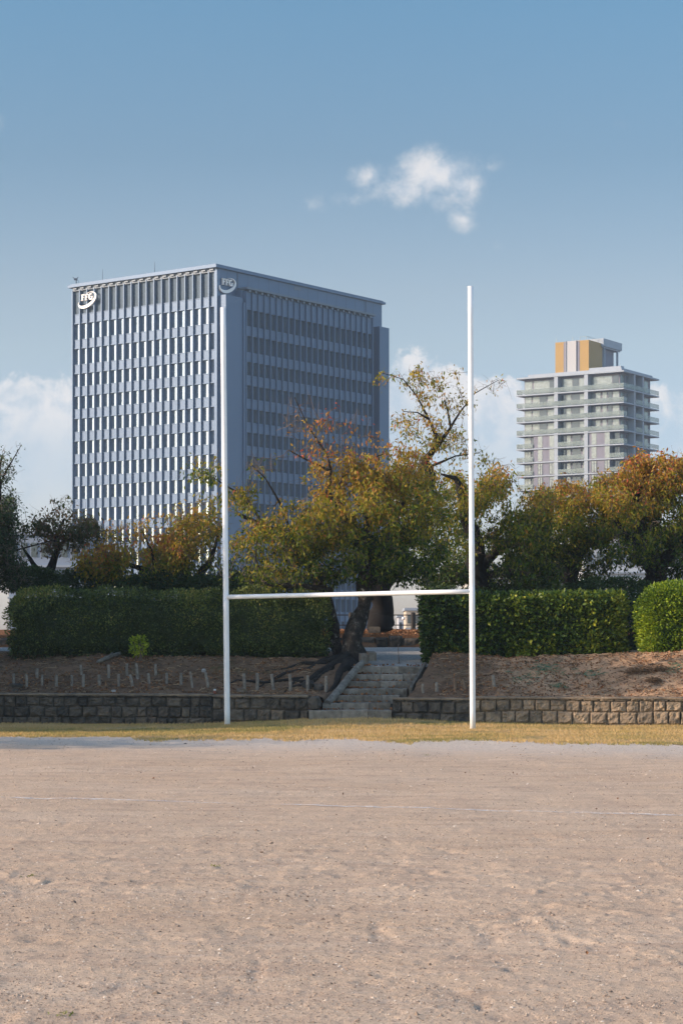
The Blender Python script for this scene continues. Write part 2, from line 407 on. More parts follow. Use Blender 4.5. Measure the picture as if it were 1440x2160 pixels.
# ------------------------------------------------------------------ stone walls
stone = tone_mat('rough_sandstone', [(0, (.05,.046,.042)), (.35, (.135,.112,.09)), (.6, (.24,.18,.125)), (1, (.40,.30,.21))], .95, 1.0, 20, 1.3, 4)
def stone_wall(name, x0, x1, rows, wr, label, ztop, tones, yoff=0., fall0=False):
    """coursed blocks of rough stone between two x; rows = list of heights from the top down"""
    mb = MB(); L = Vector((1, -.1625, 0)).normalized(); N = Vector((-.1625, -1, 0)).normalized()
    mortar = MB()
    zb = ztop - sum(rows) - .25
    def wp(x): return Vector((x, yw(x)+yoff, 0))
    p0 = wp(x0); p1 = wp(x1)
    mb.box(p0 + Vector((0,0,zb)) - N*.03, (p1-p0), -N*.32, (0,0,ztop-.012-zb), .12)
    def und(x_, k_): return 0. if k_ in (0, len(rows)) else (float(vnoise(np.array(x_*1.7+k_*9.3), np.array(k_*5.1), 171))-.5)*.045
    for ri, rh in enumerate(rows):
        z1 = ztop - .028 - sum(rows[:ri]); z0 = z1 - rh + .005
        x = x0 + .004; 
        first = True
        while x < x1-.05:
            wdt = random.uniform(*wr)
            if first and ri % 2: wdt *= .55
            first = False
            if x + wdt > x1-.12: wdt = x1 - x
            a = x + .003; b = x + wdt - .003; x += wdt
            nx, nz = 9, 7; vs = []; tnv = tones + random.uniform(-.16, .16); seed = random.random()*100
            tilt = random.uniform(-.03, .03); off = random.uniform(.0, .035)
            for j in range(nz+1):
                for i in range(nx+1):
                    u = i/nx; v = j/nz; jx = 0 if i in (0, nx) else random.uniform(-.006,.006); ed = min(u, 1-u, .14)/.14; ev = min(v, 1-v, .16)/.16
                    bul = (ed*ev)**.4*(.030+off) + (float(fbm(np.array(u*4+seed), np.array(v*4.+seed), 5))-.5)*.10*min(1, .25+ed*ev*2) + tilt*(u-.5)
                    cx_ = a + (b-a)*u + (.012 if i in (0, nx) else 0)*(1 if i == 0 else -1)*random.random()
                    p = wp(cx_) + N*(bul - .01) + Vector((0, 0, z0 + und(cx_, ri+1)*(1-v) + (z1-z0)*v + und(cx_, ri)*v + random.uniform(-.005, .005)))
                    vs.append(p)
            fs = []
            for j in range(nz):
                for i in range(nx): k = j*(nx+1)+i; fs.append((k, k+1, k+nx+2, k+nx+1))
            mb.add(vs, fs, tnv)
    # thin mortar cap along the top
    k = int((x1-x0)/.15); pv = []
    for i in range(k+1):
        xx = x0 + (x1-x0)*i/k; p = wp(xx); o1 = random.uniform(-.008, .008)
        for d_, zz in ((.045, -.03), (.05, .0), (.03, .016), (-.30, .02), (-.36, -.02)):
            pv.append(p + N*(d_+o1) + Vector((0, 0, ztop+zz+random.uniform(-.004, .004)-.006)))
    fs = []
    for i in range(k):
        for j in range(4): a = i*5+j; fs.append((a, a+5, a+6, a+1))
    mb.add(pv, fs, .55)
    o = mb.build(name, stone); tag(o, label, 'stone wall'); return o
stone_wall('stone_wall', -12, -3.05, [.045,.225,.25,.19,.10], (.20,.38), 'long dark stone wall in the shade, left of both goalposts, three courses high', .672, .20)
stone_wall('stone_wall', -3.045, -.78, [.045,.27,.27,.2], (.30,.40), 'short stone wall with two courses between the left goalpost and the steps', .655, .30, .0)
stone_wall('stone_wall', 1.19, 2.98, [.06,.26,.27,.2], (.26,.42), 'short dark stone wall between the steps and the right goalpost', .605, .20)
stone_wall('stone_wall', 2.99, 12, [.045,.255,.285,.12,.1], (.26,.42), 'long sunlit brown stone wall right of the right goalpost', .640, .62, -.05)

# ------------------------------------------------------------------ stone steps
conc = tone_mat('weathered_concrete', [(0, (.06,.05,.04)), (.5, (.185,.16,.13)), (1, (.34,.30,.255))], .95, 1.0, 26, 1.3, 7)
st = empty('stone_steps', (1, 48.6, .2), 'flight of seven worn grey steps leading up between the hedges', 'steps')
ly = [1498,1482.5,1467,1452,1437,1422,1405]; lx = [651,680,694,711,725,737,748]; rx = [826,824,842,858,868,880,890]
prevz = .02
for i in range(7):
    d = 48.55 + .43*i; zt = EYE - (ly[i]-HZ)/F*d; mb = MB()
    xa = (lx[i]-720)/F*d; xb = (rx[i]-720)/F*d
    n = random.choice((3, 4)); cuts = sorted([0, 1] + [k/n + random.uniform(-.06, .06) for k in range(1, n)])
    for a, b in zip(cuts[:-1], cuts[1:]):
        x0 = xa + (xb-xa)*a + .004; x1 = xa + (xb-xa)*b - .004; dz = random.uniform(-.010, .010); dy = random.uniform(-.015, .015)
        # worn block with a bevelled front edge
        m_ = 6; vs = []
        for k in range(m_+1):
            xx = x0 + (x1-x0)*k/m_; w1 = random.uniform(-.008, .008)
            for yo, zo in ((.0, -.22), (-.004, -.06), (0, -.02), (.02, -.002), (.16, .0), (.18, -.2)):
                vs.append((xx, d + dy + yo + w1, zt + dz + zo + w1*.8))
        fs = []
        for k in range(m_):
            for j in range(5): q0 = k*6+j; fs.append((q0, q0+6, q0+7, q0+1))
        fs += [tuple(range(6)), tuple(range(m_*6, m_*6+6))[::-1]]
        mb.add(vs, fs, random.uniform(.35, .75))
    mb.build('step', conc, st)
    # gravel bed behind the nosing
    tb = MB(); m_ = 24
    vs = []
    for k in range(m_+1):
        xx = xa - .02 + (xb+.04-xa)*k/m_
        for j in range(4): vs.append((xx, d+.15+.095*j, zt-.012+random.uniform(-.006, .012)))
    tb.add(vs, [(k*4+j, k*4+4+j, k*4+5+j, k*4+1+j) for k in range(m_) for j in range(3)], .6)
    tb.build('tread', gravel, st)
# stone cheek beside the bottom step, log edging, sloped kerb on the right
def rock(name, c, r, m, label=None, cat=None, parent=None, seed=0, tone=.3, seg=(10, 7), group=None):
    vs = []; fs = []; rs = random.Random(seed)
    for j in range(seg[1]+1):
        for i in range(seg[0]):
            th = 2*math.pi*i/seg[0]; ph = math.pi*j/seg[1]
            k = 1 + rs.uniform(-.16, .16)*(0 < j < seg[1])
            sx = math.copysign(abs(math.cos(th))**.7, math.cos(th)); sy = math.copysign(abs(math.sin(th))**.7, math.sin(th)); sn = math.sin(ph)**.7
            vs.append(Vector(c) + Vector((r[0]*sx*sn*k, r[1]*sy*sn*k, r[2]*math.copysign(abs(math.cos(ph))**.8, math.cos(ph))*k)))
    for j in range(seg[1]):
        for i in range(seg[0]): a = j*seg[0]+i; b = j*seg[0]+(i+1) % seg[0]; fs.append((a, a+seg[0], b+seg[0], b))
    mb = MB(); mb.add(vs, fs, tone); o = mb.build(name, m, parent)
    if label: tag(o, label, cat, group)
    return o
c0 = P(663, 1483, 48.75)
rock('corner_stone', c0, (.15,.17,.16), stone, 'rough dark corner stone where the left wall meets the steps', 'stone', seed=3, tone=.2)
logm = mat('weathered_log', (.10,.088,.075), .95, 0, .2, .0, 9, .9, 40, col2=(.25,.23,.20))
mb = MB(); A = P(690, 1484, 49.0); B = P(764, 1398, 51.2)
mb.tube([A, A.lerp(B, .3)+Vector((.02,0,.015)), A.lerp(B, .6)+Vector((-.03,0,-.01)), A.lerp(B, .85)+Vector((0,0,.02)), B], [.085,.095,.09,.088,.075], 10, jit=.05)
o = mb.build('log', logm); tag(o, 'round grey log lying up the left edge of the steps', 'log')
mb = MB()
for (a, b) in (((762,1392),(776,1376)),((778,1388),(792,1372))):
    p = P(a[0], a[1]+6, 51.9); mb.box(p, (.19,.1,0), (-.06,.35,.04), (0,0,.2), random.uniform(.35,.6))
o = mb.build('edging_stones', conc); tag(o, 'pair of grey edging stones at the top left of the steps', 'edging')
mb = MB(); A = P(862, 1466, 49.6); B = P(893, 1412, 51.6)
mb.box(A, B-A, (.07,0,0), (0,0,.18), .3); o = mb.build('kerb', conc); tag(o, 'sloping pale concrete kerb along the right edge of the steps', 'kerb')

# upper kerb wall behind the path, block by the far tree
mb = MB(); x = -15
while x < 15:
    wdt = random.uniform(.3, .6); h = random.uniform(.28, .36)
    vs = []
    for j in range(5):
        for i in range(6):
            u = i/5; v = j/4; e_ = min(u, 1-u, .2)/.2*min(v+.2, 1-v, .2)/.2
            vs.append((x+.01+(wdt-.02)*u, 62.12 - .06*e_ - random.uniform(0, .02), 1.70 + h*v + .06))
    mb.add(vs, [(j*6+i, j*6+i+1, j*6+i+7, j*6+i+6) for j in range(4) for i in range(5)], random.uniform(.0, .35)); 
    mb.box((x+.01, 62.12, 1.6), (wdt-.02,0,0), (0,.22,0), (0,0,h+.158), random.uniform(.05,.3)); x += wdt
o = mb.build('stone_kerb', stone); tag(o, 'low dark stone kerb beyond the gravel path', 'kerb')
mb = MB(); p = P(778, 1335, 63.6); mb.box(p, (.34,0,0), (0,.3,0), (0,0,.17), .35); mb.box(p+Vector((.03,.02,.17)), (.28,0,0), (0,.25,0), (0,0,.02), .4)
o = mb.build('stone_block', conc); tag(o, 'small grey stone block at the foot of the dark far trunk', 'block')

# ------------------------------------------------------------------ dark fence beyond the path
dark = mat('dark_brown_wood', (.018,.014,.012), .8, var=.3, vscale=8)
fe = empty('fence', (2.4, 70, 2.3), 'dark two-rail fence seen in the gap above the steps', 'fence')
for px_ in (871, 1010, 740, 605, 470, 1145, 335, 1280):
    p = P(px_, 1332, 70); mb = MB(); mb.tube([p+Vector((0,0,-.2)), p+Vector((0,0,.60)), p+Vector((0,0,.64))], [.08,.08,.06], 10); mb.build('post', dark, fe)
for py_ in (1297.3, 1318.6):
    mb = MB(); mb.tube([P(300, py_, 70.02), P(720, py_, 70.02), P(1300, py_, 70.02)], .017, 6); mb.build('rail', dark, fe)

# ------------------------------------------------------------------ rugby goal
wp = mat('white_post_paint', (.80,.79,.80), .38, 0, .5, .05, 3, .05, 8)
sc_ = mat('scuffed_joint', (.35,.35,.37), .6)
def post(pb, ptop, r, name, parent, joints):
    e_ = MB(); pb = Vector(pb); ptop = Vector(ptop); d = ptop-pb
    jr = [0] + joints + [1]; pts = []; rr = []
    n = 8
    for a, b in zip(jr[:-1], jr[1:]):
        for k in range(n+1):
            pts.append(pb + d*(a + (b-a)*k/n + (.0002 if k == 0 and a > 0 else 0))); rr.append(r*(1-.10*jr.index(a)/len(jr))*(1.0))
    e_.tube(pts, rr, 28); o = e_.build(name, wp, parent, smooth=True)
    for a in joints:
        c_ = pb + d*a; m2 = MB(); m2.tube([c_-d.normalized()*.012, c_+d.normalized()*.012], r*1.03, 20); m2.build('joint', sc_, o)
    return o
DL, DR = 48.0, 45.4
goal = empty('rugby_goal', (0, 46.7, 0), 'tall white H-shaped rugby goalposts standing on the dry grass', 'goalposts')
lb = P(479.5, 1537, DL); lt = P(470.5, 649, DL); rb = P(996.5, 1540, DR); rt = P(991.5, 604, DR)
def lc_fix(o): return o
pl = post(lb, lt, .066, 'upright', goal, [.315, .44]); pr = post(rb, rt, .062, 'upright', goal, [.318, .425])
cl = P(476.5, 1259.5, DL); cr_ = P(994, 1247.5, DR)
mb = MB(); dd = (cr_-cl); mb.tube([cl+dd*k/8 for k in range(9)], .052, 24); cb = mb.build('crossbar', wp, goal, smooth=True)
for c_, o_, s_ in ((cl, pl, 1), (cr_, pr, -1)):
    m2 = MB(); u = dd.normalized()*s_; m2.tube([c_+u*.05, c_+u*.17], .060, 20); m2.build('bracket', wp, cb, smooth=True)
    for dz in (-.10, .10, .75, .95):
        m2 = MB(); q0 = c_+Vector((0,-.06,dz)); m2.tube([q0, q0+Vector((0,-.02,0))], .012, 8); m2.build('bolt', sc_, o_)

# ------------------------------------------------------------------ leaves and trees
def leaf_mesh(name, pos, axis, size, tone, mat_, parent, wr=.42, fold=.25):
    n = len(pos); axis = axis/np.linalg.norm(axis, axis=1, keepdims=True)
    r = rng.normal(0, 1, (n, 3)); side = np.cross(axis, r); side /= np.linalg.norm(side, axis=1, keepdims=True)+1e-9
    up = np.cross(side, axis); L = size[:, None]; wv = L*wr*.5
    b = pos; tip = pos + axis*L; mid = pos + axis*L*.45
    l = mid + side*wv + up*wv*fold; rr = mid - side*wv + up*wv*fold
    vs = np.stack([b, l, tip, rr], 1).reshape(-1, 3)
    k = np.arange(n)*4
    f = np.stack([k, k+1, k+2, k, k+2, k+3], -1).ravel()
    me = npmesh(name, vs, f, np.full(2*n, 3), False, np.repeat(tone, 2))
    return link(name, me, mat_, parent)
bark = tone_mat('cherry_bark', [(0, (.016,.013,.011)), (.45, (.038,.031,.026)), (.66, (.085,.072,.06)), (.85, (.34,.33,.30))], .95, 1.0, 22, 1.9, 8)
twigm = mat('twig_bark', (.09,.065,.05), .9, col2=(.17,.125,.10), vscale=4)
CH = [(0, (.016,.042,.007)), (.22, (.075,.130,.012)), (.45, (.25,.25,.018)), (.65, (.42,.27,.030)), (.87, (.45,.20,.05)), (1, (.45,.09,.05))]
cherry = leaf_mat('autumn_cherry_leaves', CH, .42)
plum = leaf_mat('dull_plum_leaves', [(0, (.018,.040,.012)), (.35, (.07,.085,.022)), (.6, (.13,.085,.040)), (1, (.22,.09,.06))], .3)
evergreen = leaf_mat('dark_evergreen_leaves', [(0, (.012,.026,.010)), (.5, (.036,.070,.020)), (1, (.11,.15,.045))], .2)
bark_far = tone_mat('dark_bark', [(0, (.012,.010,.009)), (.5, (.036,.030,.026)), (1, (.09,.078,.066))], .95, 1.0, 22, .8, 6)
def resample(pts, step):
    out = [pts[0]]
    for a, b in zip(pts[:-1], pts[1:]):
        n = max(1, int((b[0]-a[0]).length/step))
        for k in range(1, n+1): out.append((a[0].lerp(b[0], k/n), a[1]+(b[1]-a[1])*k/n))
    return out
def tree(name, base, skel, lobes, label, cat='tree', leafm=None, size=.125, tone_shift=0, roots=(), group=None, btone=.35, flare=1.25):
    """skel: polylines of (px, py, depth, radius); lobes: (px, py, depth, rx, ry, rdepth, twigs, leaves per twig, tone)"""
    b0 = P(*base); root = empty(name, b0, label, cat, group)
    nodes = []; tr = MB(); thin = MB()
    for li, pl_ in enumerate(skel):
        pts = [(P(a, b, c), r*(.70 if r < .075 else .85 if r < .12 else 1)) for a, b, c, r in pl_]
        pts = resample(pts, .18)
        q = []
        ph = random.random()*9
        for k, (p, r) in enumerate(pts):
            f = min(1, k/3); wob = r*.9*f
            q.append((p + Vector((math.sin(k*.9+ph)*wob*.35 + random.uniform(-.3,.3)*wob*.4, math.cos(k*.7+ph)*wob*.6, random.uniform(-.2,.2)*wob*.3)), r*(1+.10*math.sin(k*1.3+ph))))
        if li == 0 and flare:
            for k in range(min(4, len(q))): q[k] = (q[k][0], q[k][1]*(1+.35*(1-k/4)*flare/1.25))
        tr.tube([a for a, _ in q], [b for _, b in q], 14 if q[0][1] > .1 else 8, tone=btone, jit=.10)
        nodes += [tuple(a) for a, _ in q[3:]]
    for pl_ in roots:
        tr.tube([a for a, _ in pl_], [b for _, b in pl_], 9, tone=.22, jit=.12)
    att = []; 
    for (px_, py_, d_, rx_, ry_, rd_, nt, lp, tn_) in lobes:
        k = 0
        while k < nt:
            v = rng.normal(0, 1, 3); v /= np.linalg.norm(v); v *= rng.uniform(.08, 1)**.42
            d2 = d_ + v[1]*rd_; p = P(px_ + v[0]*rx_, py_ - v[2]*ry_, d2)
            if fbm(np.array(p.x*1.6+p.y*.7), np.array(p.z*1.6+p.y*.5), 91) < .50 and rng.random() < .88: 
                k += .12; continue
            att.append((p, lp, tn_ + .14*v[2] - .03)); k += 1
    A = np.array([tuple(a[0]) for a in att]); N0 = np.array(nodes)
    dist = np.array([np.min(np.linalg.norm(N0-a, axis=1)) for a in A]); order = np.argsort(dist)
    cap = len(nodes) + len(att)*40; NN = np.zeros((cap, 3)); NN[:len(nodes)] = N0; cnt = len(nodes)
    LP = []; LA = []; LT = []; LS = []
    ctr = N0.mean(0)
    for oi in order:
        a = A[oi]; d = np.linalg.norm(NN[:cnt]-a, axis=1); j = int(np.argmin(d + rng.uniform(0, .12, cnt))); L = d[j]
        s0 = NN[j]; n = max(2, int(L/.14)); wob = rng.normal(0, .10*min(L, 1.5), 3); wob2 = rng.normal(0, .05*min(L, 1.5), 3)
        tt_ = np.linspace(0, 1, n+1)[:, None]
        path = s0 + (a-s0)*tt_ + wob*np.sin(tt_*math.pi) + wob2*np.sin(tt_*2*math.pi) + np.array([0,0,1.])*(.10*min(L, 2))*np.sin(tt_*math.pi)
        r0 = min(.034, .005 + .011*L); rad = list(np.linspace(r0, .0042, n+1))
        thin.tube(path, rad, 4 if r0 < .02 else 5, cap=False)
        k = min(n, 40); NN[cnt:cnt+k] = path[1:k+1]; cnt += k
        # leaves on the outer part of the twig and on short side shoots
        lp = att[oi][1]; m_ = rng.poisson(lp*.78) if lp > 0 else 0
        if m_:
            u = 1 - rng.random(m_)**1.3*min(1, .75/max(L, .3)); ii = np.clip((u*n).astype(int), 0, n)
            base_ = path[ii] + rng.normal(0, .10, (m_, 3)); LP.append(base_)
            ax = rng.normal(0, .55, (m_, 3)); ax[:, 2] -= .75; LA.append(ax)
            tw = att[oi][2] + rng.normal(0, .07); LT.append(np.clip(rng.normal(tw, .14, m_) + tone_shift, 0, 1)); LS.append(rng.uniform(.65, 1.25, m_)*size)
            for _ in range(2):
                ex = a + rng.normal(0, .16, 3); thin.tube([a, (a+ex)/2+rng.normal(0, .02, 3), ex], [.004, .003, .002], 3, cap=False)
        else:
            for _ in range(3):
                ex = a + rng.normal(0, .22, 3) + np.array([0,0,.12]); thin.tube([a, (a+ex)/2+rng.normal(0, .03, 3), ex], [.006, .005, .003], 3, cap=False)
    tr.build('trunk', bark if btone > .3 else bark_far, root, smooth=True); thin.build('branches', twigm, root)
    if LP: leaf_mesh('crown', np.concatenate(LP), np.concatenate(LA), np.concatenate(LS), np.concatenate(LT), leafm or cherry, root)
    return root
def onbank(lst, off=.0):
    out = []
    for px_, py_, r in lst:
        p = hit(px_, py_); p.z += off; out.append((p, r))
    return out
tree('cherry_tree', (745, 1395, 54), [
    [(745,1402,53.6,.27),(745,1360,53.7,.245),(754,1315,53.8,.215),(766,1265,53.8,.185),(772,1215,53.8,.18),(764,1160,53.8,.18),(744,1110,53.6,.15),(712,1070,53.4,.12),(690,1040,53.2,.09),(698,994,53.1,.06),(690,962,53,.045),(660,915,52.9,.03),(640,878,52.8,.02),(621,838,52.7,.012)],
    [(722,1392,54.1,.20),(708,1350,54.2,.15),(697,1300,54.2,.14),(684,1250,54,.16),(655,1190,53.7,.13),(606,1128,53.2,.10),(558,1111,52.9,.075),(500,1082,52.6,.05)],
    [(774,1260,53.9,.16),(800,1190,54.3,.14),(828,1110,54.6,.12),(850,1050,54.6,.09),(868,990,54.5,.05)],
    [(764,1165,53.8,.14),(775,1100,53.5,.10),(785,1030,53.3,.07),(800,965,53.2,.04)],
    [(698,994,53.1,.05),(650,972,52.8,.035),(608,949,52.6,.018)],
    [(712,1030,53.1,.05),(723,1005,53,.045),(765,975,52.9,.03),(807,958,52.8,.018)],
    [(700,1246,53.9,.10),(640,1236,53.3,.08),(560,1233,52.8,.06),(540,1180,52.6,.035),(542,1130,52.5,.02)],
    [(558,1111,52.9,.05),(520,1050,52.7,.035),(470,1020,52.6,.025),(420,990,52.5,.015)],
    [(615,1125,53.2,.05),(590,1060,53.0,.04),(560,1010,52.8,.025),(526,975,52.7,.012)]],
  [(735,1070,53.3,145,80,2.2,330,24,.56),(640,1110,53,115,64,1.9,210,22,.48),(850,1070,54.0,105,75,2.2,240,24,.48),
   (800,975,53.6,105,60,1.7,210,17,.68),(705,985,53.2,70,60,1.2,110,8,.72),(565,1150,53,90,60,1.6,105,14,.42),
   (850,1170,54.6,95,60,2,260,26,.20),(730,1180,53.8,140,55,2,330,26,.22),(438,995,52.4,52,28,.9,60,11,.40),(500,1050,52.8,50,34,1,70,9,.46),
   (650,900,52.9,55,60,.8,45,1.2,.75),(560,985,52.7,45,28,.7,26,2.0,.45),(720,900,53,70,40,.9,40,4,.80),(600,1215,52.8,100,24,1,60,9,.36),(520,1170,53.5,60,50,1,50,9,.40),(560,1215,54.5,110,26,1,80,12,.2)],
  'big autumn cherry tree with forked leaning trunk beside the stone steps', roots=[
   onbank([(735,1390,.20),(700,1403,.11),(668,1422,.08),(640,1445,.06),(605,1452,.05),(580,1461,.02)], -.01), onbank([(738,1400,.2),(716,1420,.10),(708,1445,.07),(690,1462,.03)], -.02),
   onbank([(722,1392,.18),(680,1396,.10),(650,1412,.06),(600,1421,.05),(545,1450,.03)], -.01), onbank([(748,1395,.2),(765,1394,.12),(780,1388,.05)], 0),
   onbank([(700,1410,.07),(660,1440,.05),(622,1440,.05),(600,1463,.02)], .02), onbank([(690,1400,.06),(640,1400,.05),(600,1412,.03),(560,1416,.02)], .0),
   onbank([(640,1430,.04),(560,1440,.04),(500,1436,.035),(470,1450,.02)], .0)], btone=.45)
tree('cherry_tree', (803, 1330, 65), [
    [(803,1334,65,.40),(801,1285,65,.37),(806,1240,65,.34),(828,1190,64.6,.3),(862,1130,64.2,.24),(892,1070,64,.19),(905,1010,64,.16),(900,970,64,.13),(925,935,63.8,.09),(905,885,63.6,.05),(878,835,63.4,.03),(850,800,63.3,.02),(800,785,63.2,.010)],
    [(925,935,63.8,.08),(950,902,63.6,.06),(975,862,63.5,.035),(1000,830,63.4,.022),(1050,802,63.3,.012)],
    [(950,902,63.6,.05),(944,868,63.7,.045),(938,846,63.7,.03)],
    [(905,985,64,.06),(960,962,63.6,.035),(1010,955,63.4,.018)],
    [(905,885,63.6,.045),(880,870,63.2,.03),(850,868,63,.015)]],
  [(905,1200,60,100,48,2,230,22,.14),(985,1190,61,60,50,1.5,110,20,.16),(905,1035,63.8,85,60,2.2,230,18,.50),(930,1130,64,90,60,2.4,240,20,.30),(890,905,63.5,75,45,1.4,85,9,.62),
   (850,800,63.2,75,26,1,44,9,.58),(930,800,63.4,50,32,1,26,8,.6),(975,860,63.5,40,32,1,34,8,.6),(1035,812,63.3,48,22,.8,16,4,.55),(960,935,63.5,62,34,1.2,70,9,.56),
   (1010,965,63.4,45,24,1,26,5,.55),(900,850,63.4,40,30,.9,22,8,.55)],
  'tall thin-topped cherry tree with dark trunk behind the fence gap', btone=.0, flare=.3)
tree('cherry_tree', (1012, 1262, 57), [
    [(1016,1290,57,.30),(1012,1235,57,.27),(1008,1190,57,.24),(1000,1140,56.8,.20),(985,1085,56.6,.16),(970,1035,56.4,.12),(958,1008,56.3,.08),(930,1000,56.2,.04)],
    [(1010,1200,57,.17),(1050,1160,56.7,.13),(1100,1130,56.4,.09),(1130,1090,56.3,.05)],
    [(1012,1215,57,.14),(1070,1205,56.8,.10),(1130,1215,56.6,.06)],
    [(985,1090,56.6,.08),(1020,1040,56.4,.06),(1045,1000,56.3,.03)]],
  [(1040,1060,56.4,75,60,1.8,230,20,.46),(1095,1120,56.5,75,70,1.8,260,21,.34),(1000,1120,56.8,60,70,1.6,130,14,.34),
   (1045,1005,56.3,55,30,1.2,60,9,.62),(1130,1065,56.6,50,36,1.4,100,16,.60),(1110,1205,57,90,36,1.6,170,20,.18)],
  'autumn cherry tree with dark crooked trunk just behind the right goalpost', btone=.1)
tree('cherry_tree', (1205, 1262, 60), [
    [(1205,1290,60,.30),(1200,1220,60,.26),(1215,1170,59.8,.2),(1250,1120,59.6,.15),(1290,1080,59.5,.09)],
    [(1200,1215,60,.16),(1165,1160,59.7,.12),(1140,1110,59.5,.07)], [(1215,1170,59.8,.12),(1210,1100,59.6,.09),(1200,1050,59.5,.05)]],
  [(1205,1055,59.4,85,42,1.8,210,18,.62),(1180,1130,59.6,110,60,2.2,330,23,.32),(1250,1100,59.6,80,60,2,250,22,.42),(1180,1195,59.9,120,42,2,280,24,.14),(1150,1040,59.2,35,20,.8,26,10,.40)],
  'middle autumn tree on the right, below the apartment tower', btone=.05)
tree('cherry_tree', (1385, 1250, 58.5), [
    [(1385,1290,58.5,.34),(1380,1220,58.5,.3),(1360,1160,58.3,.22),(1340,1100,58.1,.16),(1345,1040,58,.09),(1360,990,57.9,.05)],
    [(1380,1215,58.5,.2),(1430,1150,58.3,.16),(1460,1080,58.1,.1),(1450,1010,58,.05)], [(1360,1160,58.3,.14),(1310,1120,58.1,.10),(1280,1060,58,.05)]],
  [(1385,1000,57.9,85,46,1.8,280,20,.72),(1330,1050,57.9,85,55,1.9,300,21,.64),(1400,1090,58.2,110,65,2.2,380,22,.40),(1330,1150,58.4,100,55,2.2,300,23,.26),
   (1430,1170,58.6,80,60,2.2,240,24,.12),(1470,990,58.1,50,45,1.4,90,20,.60),(1345,972,57.8,30,14,.7,24,8,.8),(1275,1015,57.8,40,22,1,40,10,.55)],
  'dense rust-coloured tree at the right edge of the picture', btone=.05)
tree('cherry_tree', (98, 1250, 59), [
    [(98,1290,59,.18),(95,1230,59,.16),(104,1195,58.9,.13),(122,1160,58.8,.09),(122,1130,58.7,.08),(135,1095,58.6,.05)],
    [(95,1228,59,.12),(80,1200,58.9,.09),(55,1165,58.8,.05),(45,1150,58.8,.03)], [(122,1150,58.8,.06),(160,1130,58.6,.035),(185,1090,58.5,.015)]],
  [(130,1095,58.6,62,42,1.2,120,12,.52),(185,1120,58.6,34,36,1,60,11,.42),(160,1115,58.6,38,36,1.1,70,12,.38),(75,1100,58.8,40,34,1,60,9,.36),(125,1150,58.8,45,24,1,60,9,.62),(130,1055,58.5,26,18,.7,16,7,.25)],
  'small dark cherry tree with V-shaped trunk left of the office block', tone_shift=.0, leafm=plum, btone=.05)
tree('evergreen_tree', (-30, 1250, 56), [
    [(-30,1290,56,.25),(-28,1200,56,.22),(-20,1120,56,.17),(-10,1050,56,.12),(0,990,56,.06),(5,960,56,.03)],
    [(-10,1050,56,.05),(15,990,55.9,.03),(46,938,55.8,.012)], [(-20,1170,56,.05),(20,1165,55.8,.035),(110,1140,55.6,.014)]],
  [(-5,1065,56,42,70,1.3,230,26,.42),(-30,1150,56,62,90,1.6,380,26,.30),(5,990,56,26,36,.9,60,14,.5),(20,1120,56,24,50,.9,80,20,.3),(25,1200,56,34,40,1,110,20,.4),(25,950,55.9,20,16,.5,10,3,.5)],
  'dark evergreen tree cut by the left edge of the picture', 'tree', evergreen, size=.085, btone=.1)
tree('cherry_tree', (395, 1255, 58.5), [
    [(395,1290,58.5,.24),(400,1240,58.5,.2),(380,1222,58.3,.15),(330,1210,58,.11),(270,1190,57.8,.07),(210,1170,57.6,.04)],
    [(400,1240,58.5,.14),(440,1190,58.3,.1),(460,1130,58.1,.05)], [(330,1210,58,.07),(320,1160,57.8,.05),(300,1120,57.7,.025)], [(400,1235,58.5,.1),(385,1160,58.2,.06),(382,1090,58,.03)]],
  [(330,1165,57.8,100,46,1.6,330,15,.66),(215,1175,57.6,66,42,1.3,200,13,.66),(425,1135,58,66,60,1.4,230,13,.54),(440,1075,58,34,44,1,40,7,.5),(300,1190,57.9,160,30,1.4,260,14,.44),(255,1125,57.6,45,22,1,36,7,.66),
   (382,1085,58,30,28,.9,26,6,.56),(340,1110,57.8,70,26,1,44,7,.58),(440,1200,58.2,80,36,1.5,170,15,.36),(290,1215,58,110,24,1.4,150,13,.30),(330,1215,57.6,120,20,1,90,12,.5)],
  'low yellow and orange cherry tree before the office tower, left of the goal', btone=.1)

# tall evergreens standing left of the view: their shade lies over the left bank and wall
def shade_tree(x, y, h, rx, ry, n, label, zlow):
    z0 = float(bank_z(max(x,-14), y)) if y > 49.5 else 0.
    root = empty('evergreen_tree', (x, y, z0), label, 'tree', 'evergreens left of the field'); t_ = MB()
    t_.tube([(x, y, z0-.1), (x+.1, y, z0+h*.3), (x-.1, y+.1, z0+h*.6), (x, y, z0+h*.9)], [.28,.22,.14,.04], 12, tone=.2, jit=.08)
    for k in range(26):
        a = random.uniform(0, 6.28); zz = z0 + zlow + (h*.8-zlow)*k/26; q = Vector((x, y, zz)); e_ = Vector((x+math.cos(a)*rx*.75, y+math.sin(a)*ry*.75, zz+.5))
        t_.tube([q, q.lerp(e_, .5)+Vector((0,0,.25)), e_], [.09,.06,.02], 6, tone=.2)
    t_.build('trunk', bark, root, smooth=True)
    v = rng.normal(0, 1, (n, 3)); v /= np.linalg.norm(v, axis=1, keepdims=True); rr = rng.uniform(.15, 1, n)**.45
    rr *= .82 + .45*fbm(v[:,0]*2.5+x, v[:,2]*2.5+v[:,1]*2, 151)
    c_ = np.array([x, y, z0 + (h+zlow)/2]); pos = c_ + np.clip(v*1.18, -1, 1)*rr[:, None]*np.array([rx, ry, (h-zlow)/2])
    leaf_mesh('crown', pos, v*.5 + rng.normal(0, .7, (n, 3)), rng.uniform(.7, 1.3, n)*.16, np.clip(.4+rng.normal(0, .2, n), 0, 1), evergreen, root, .6)
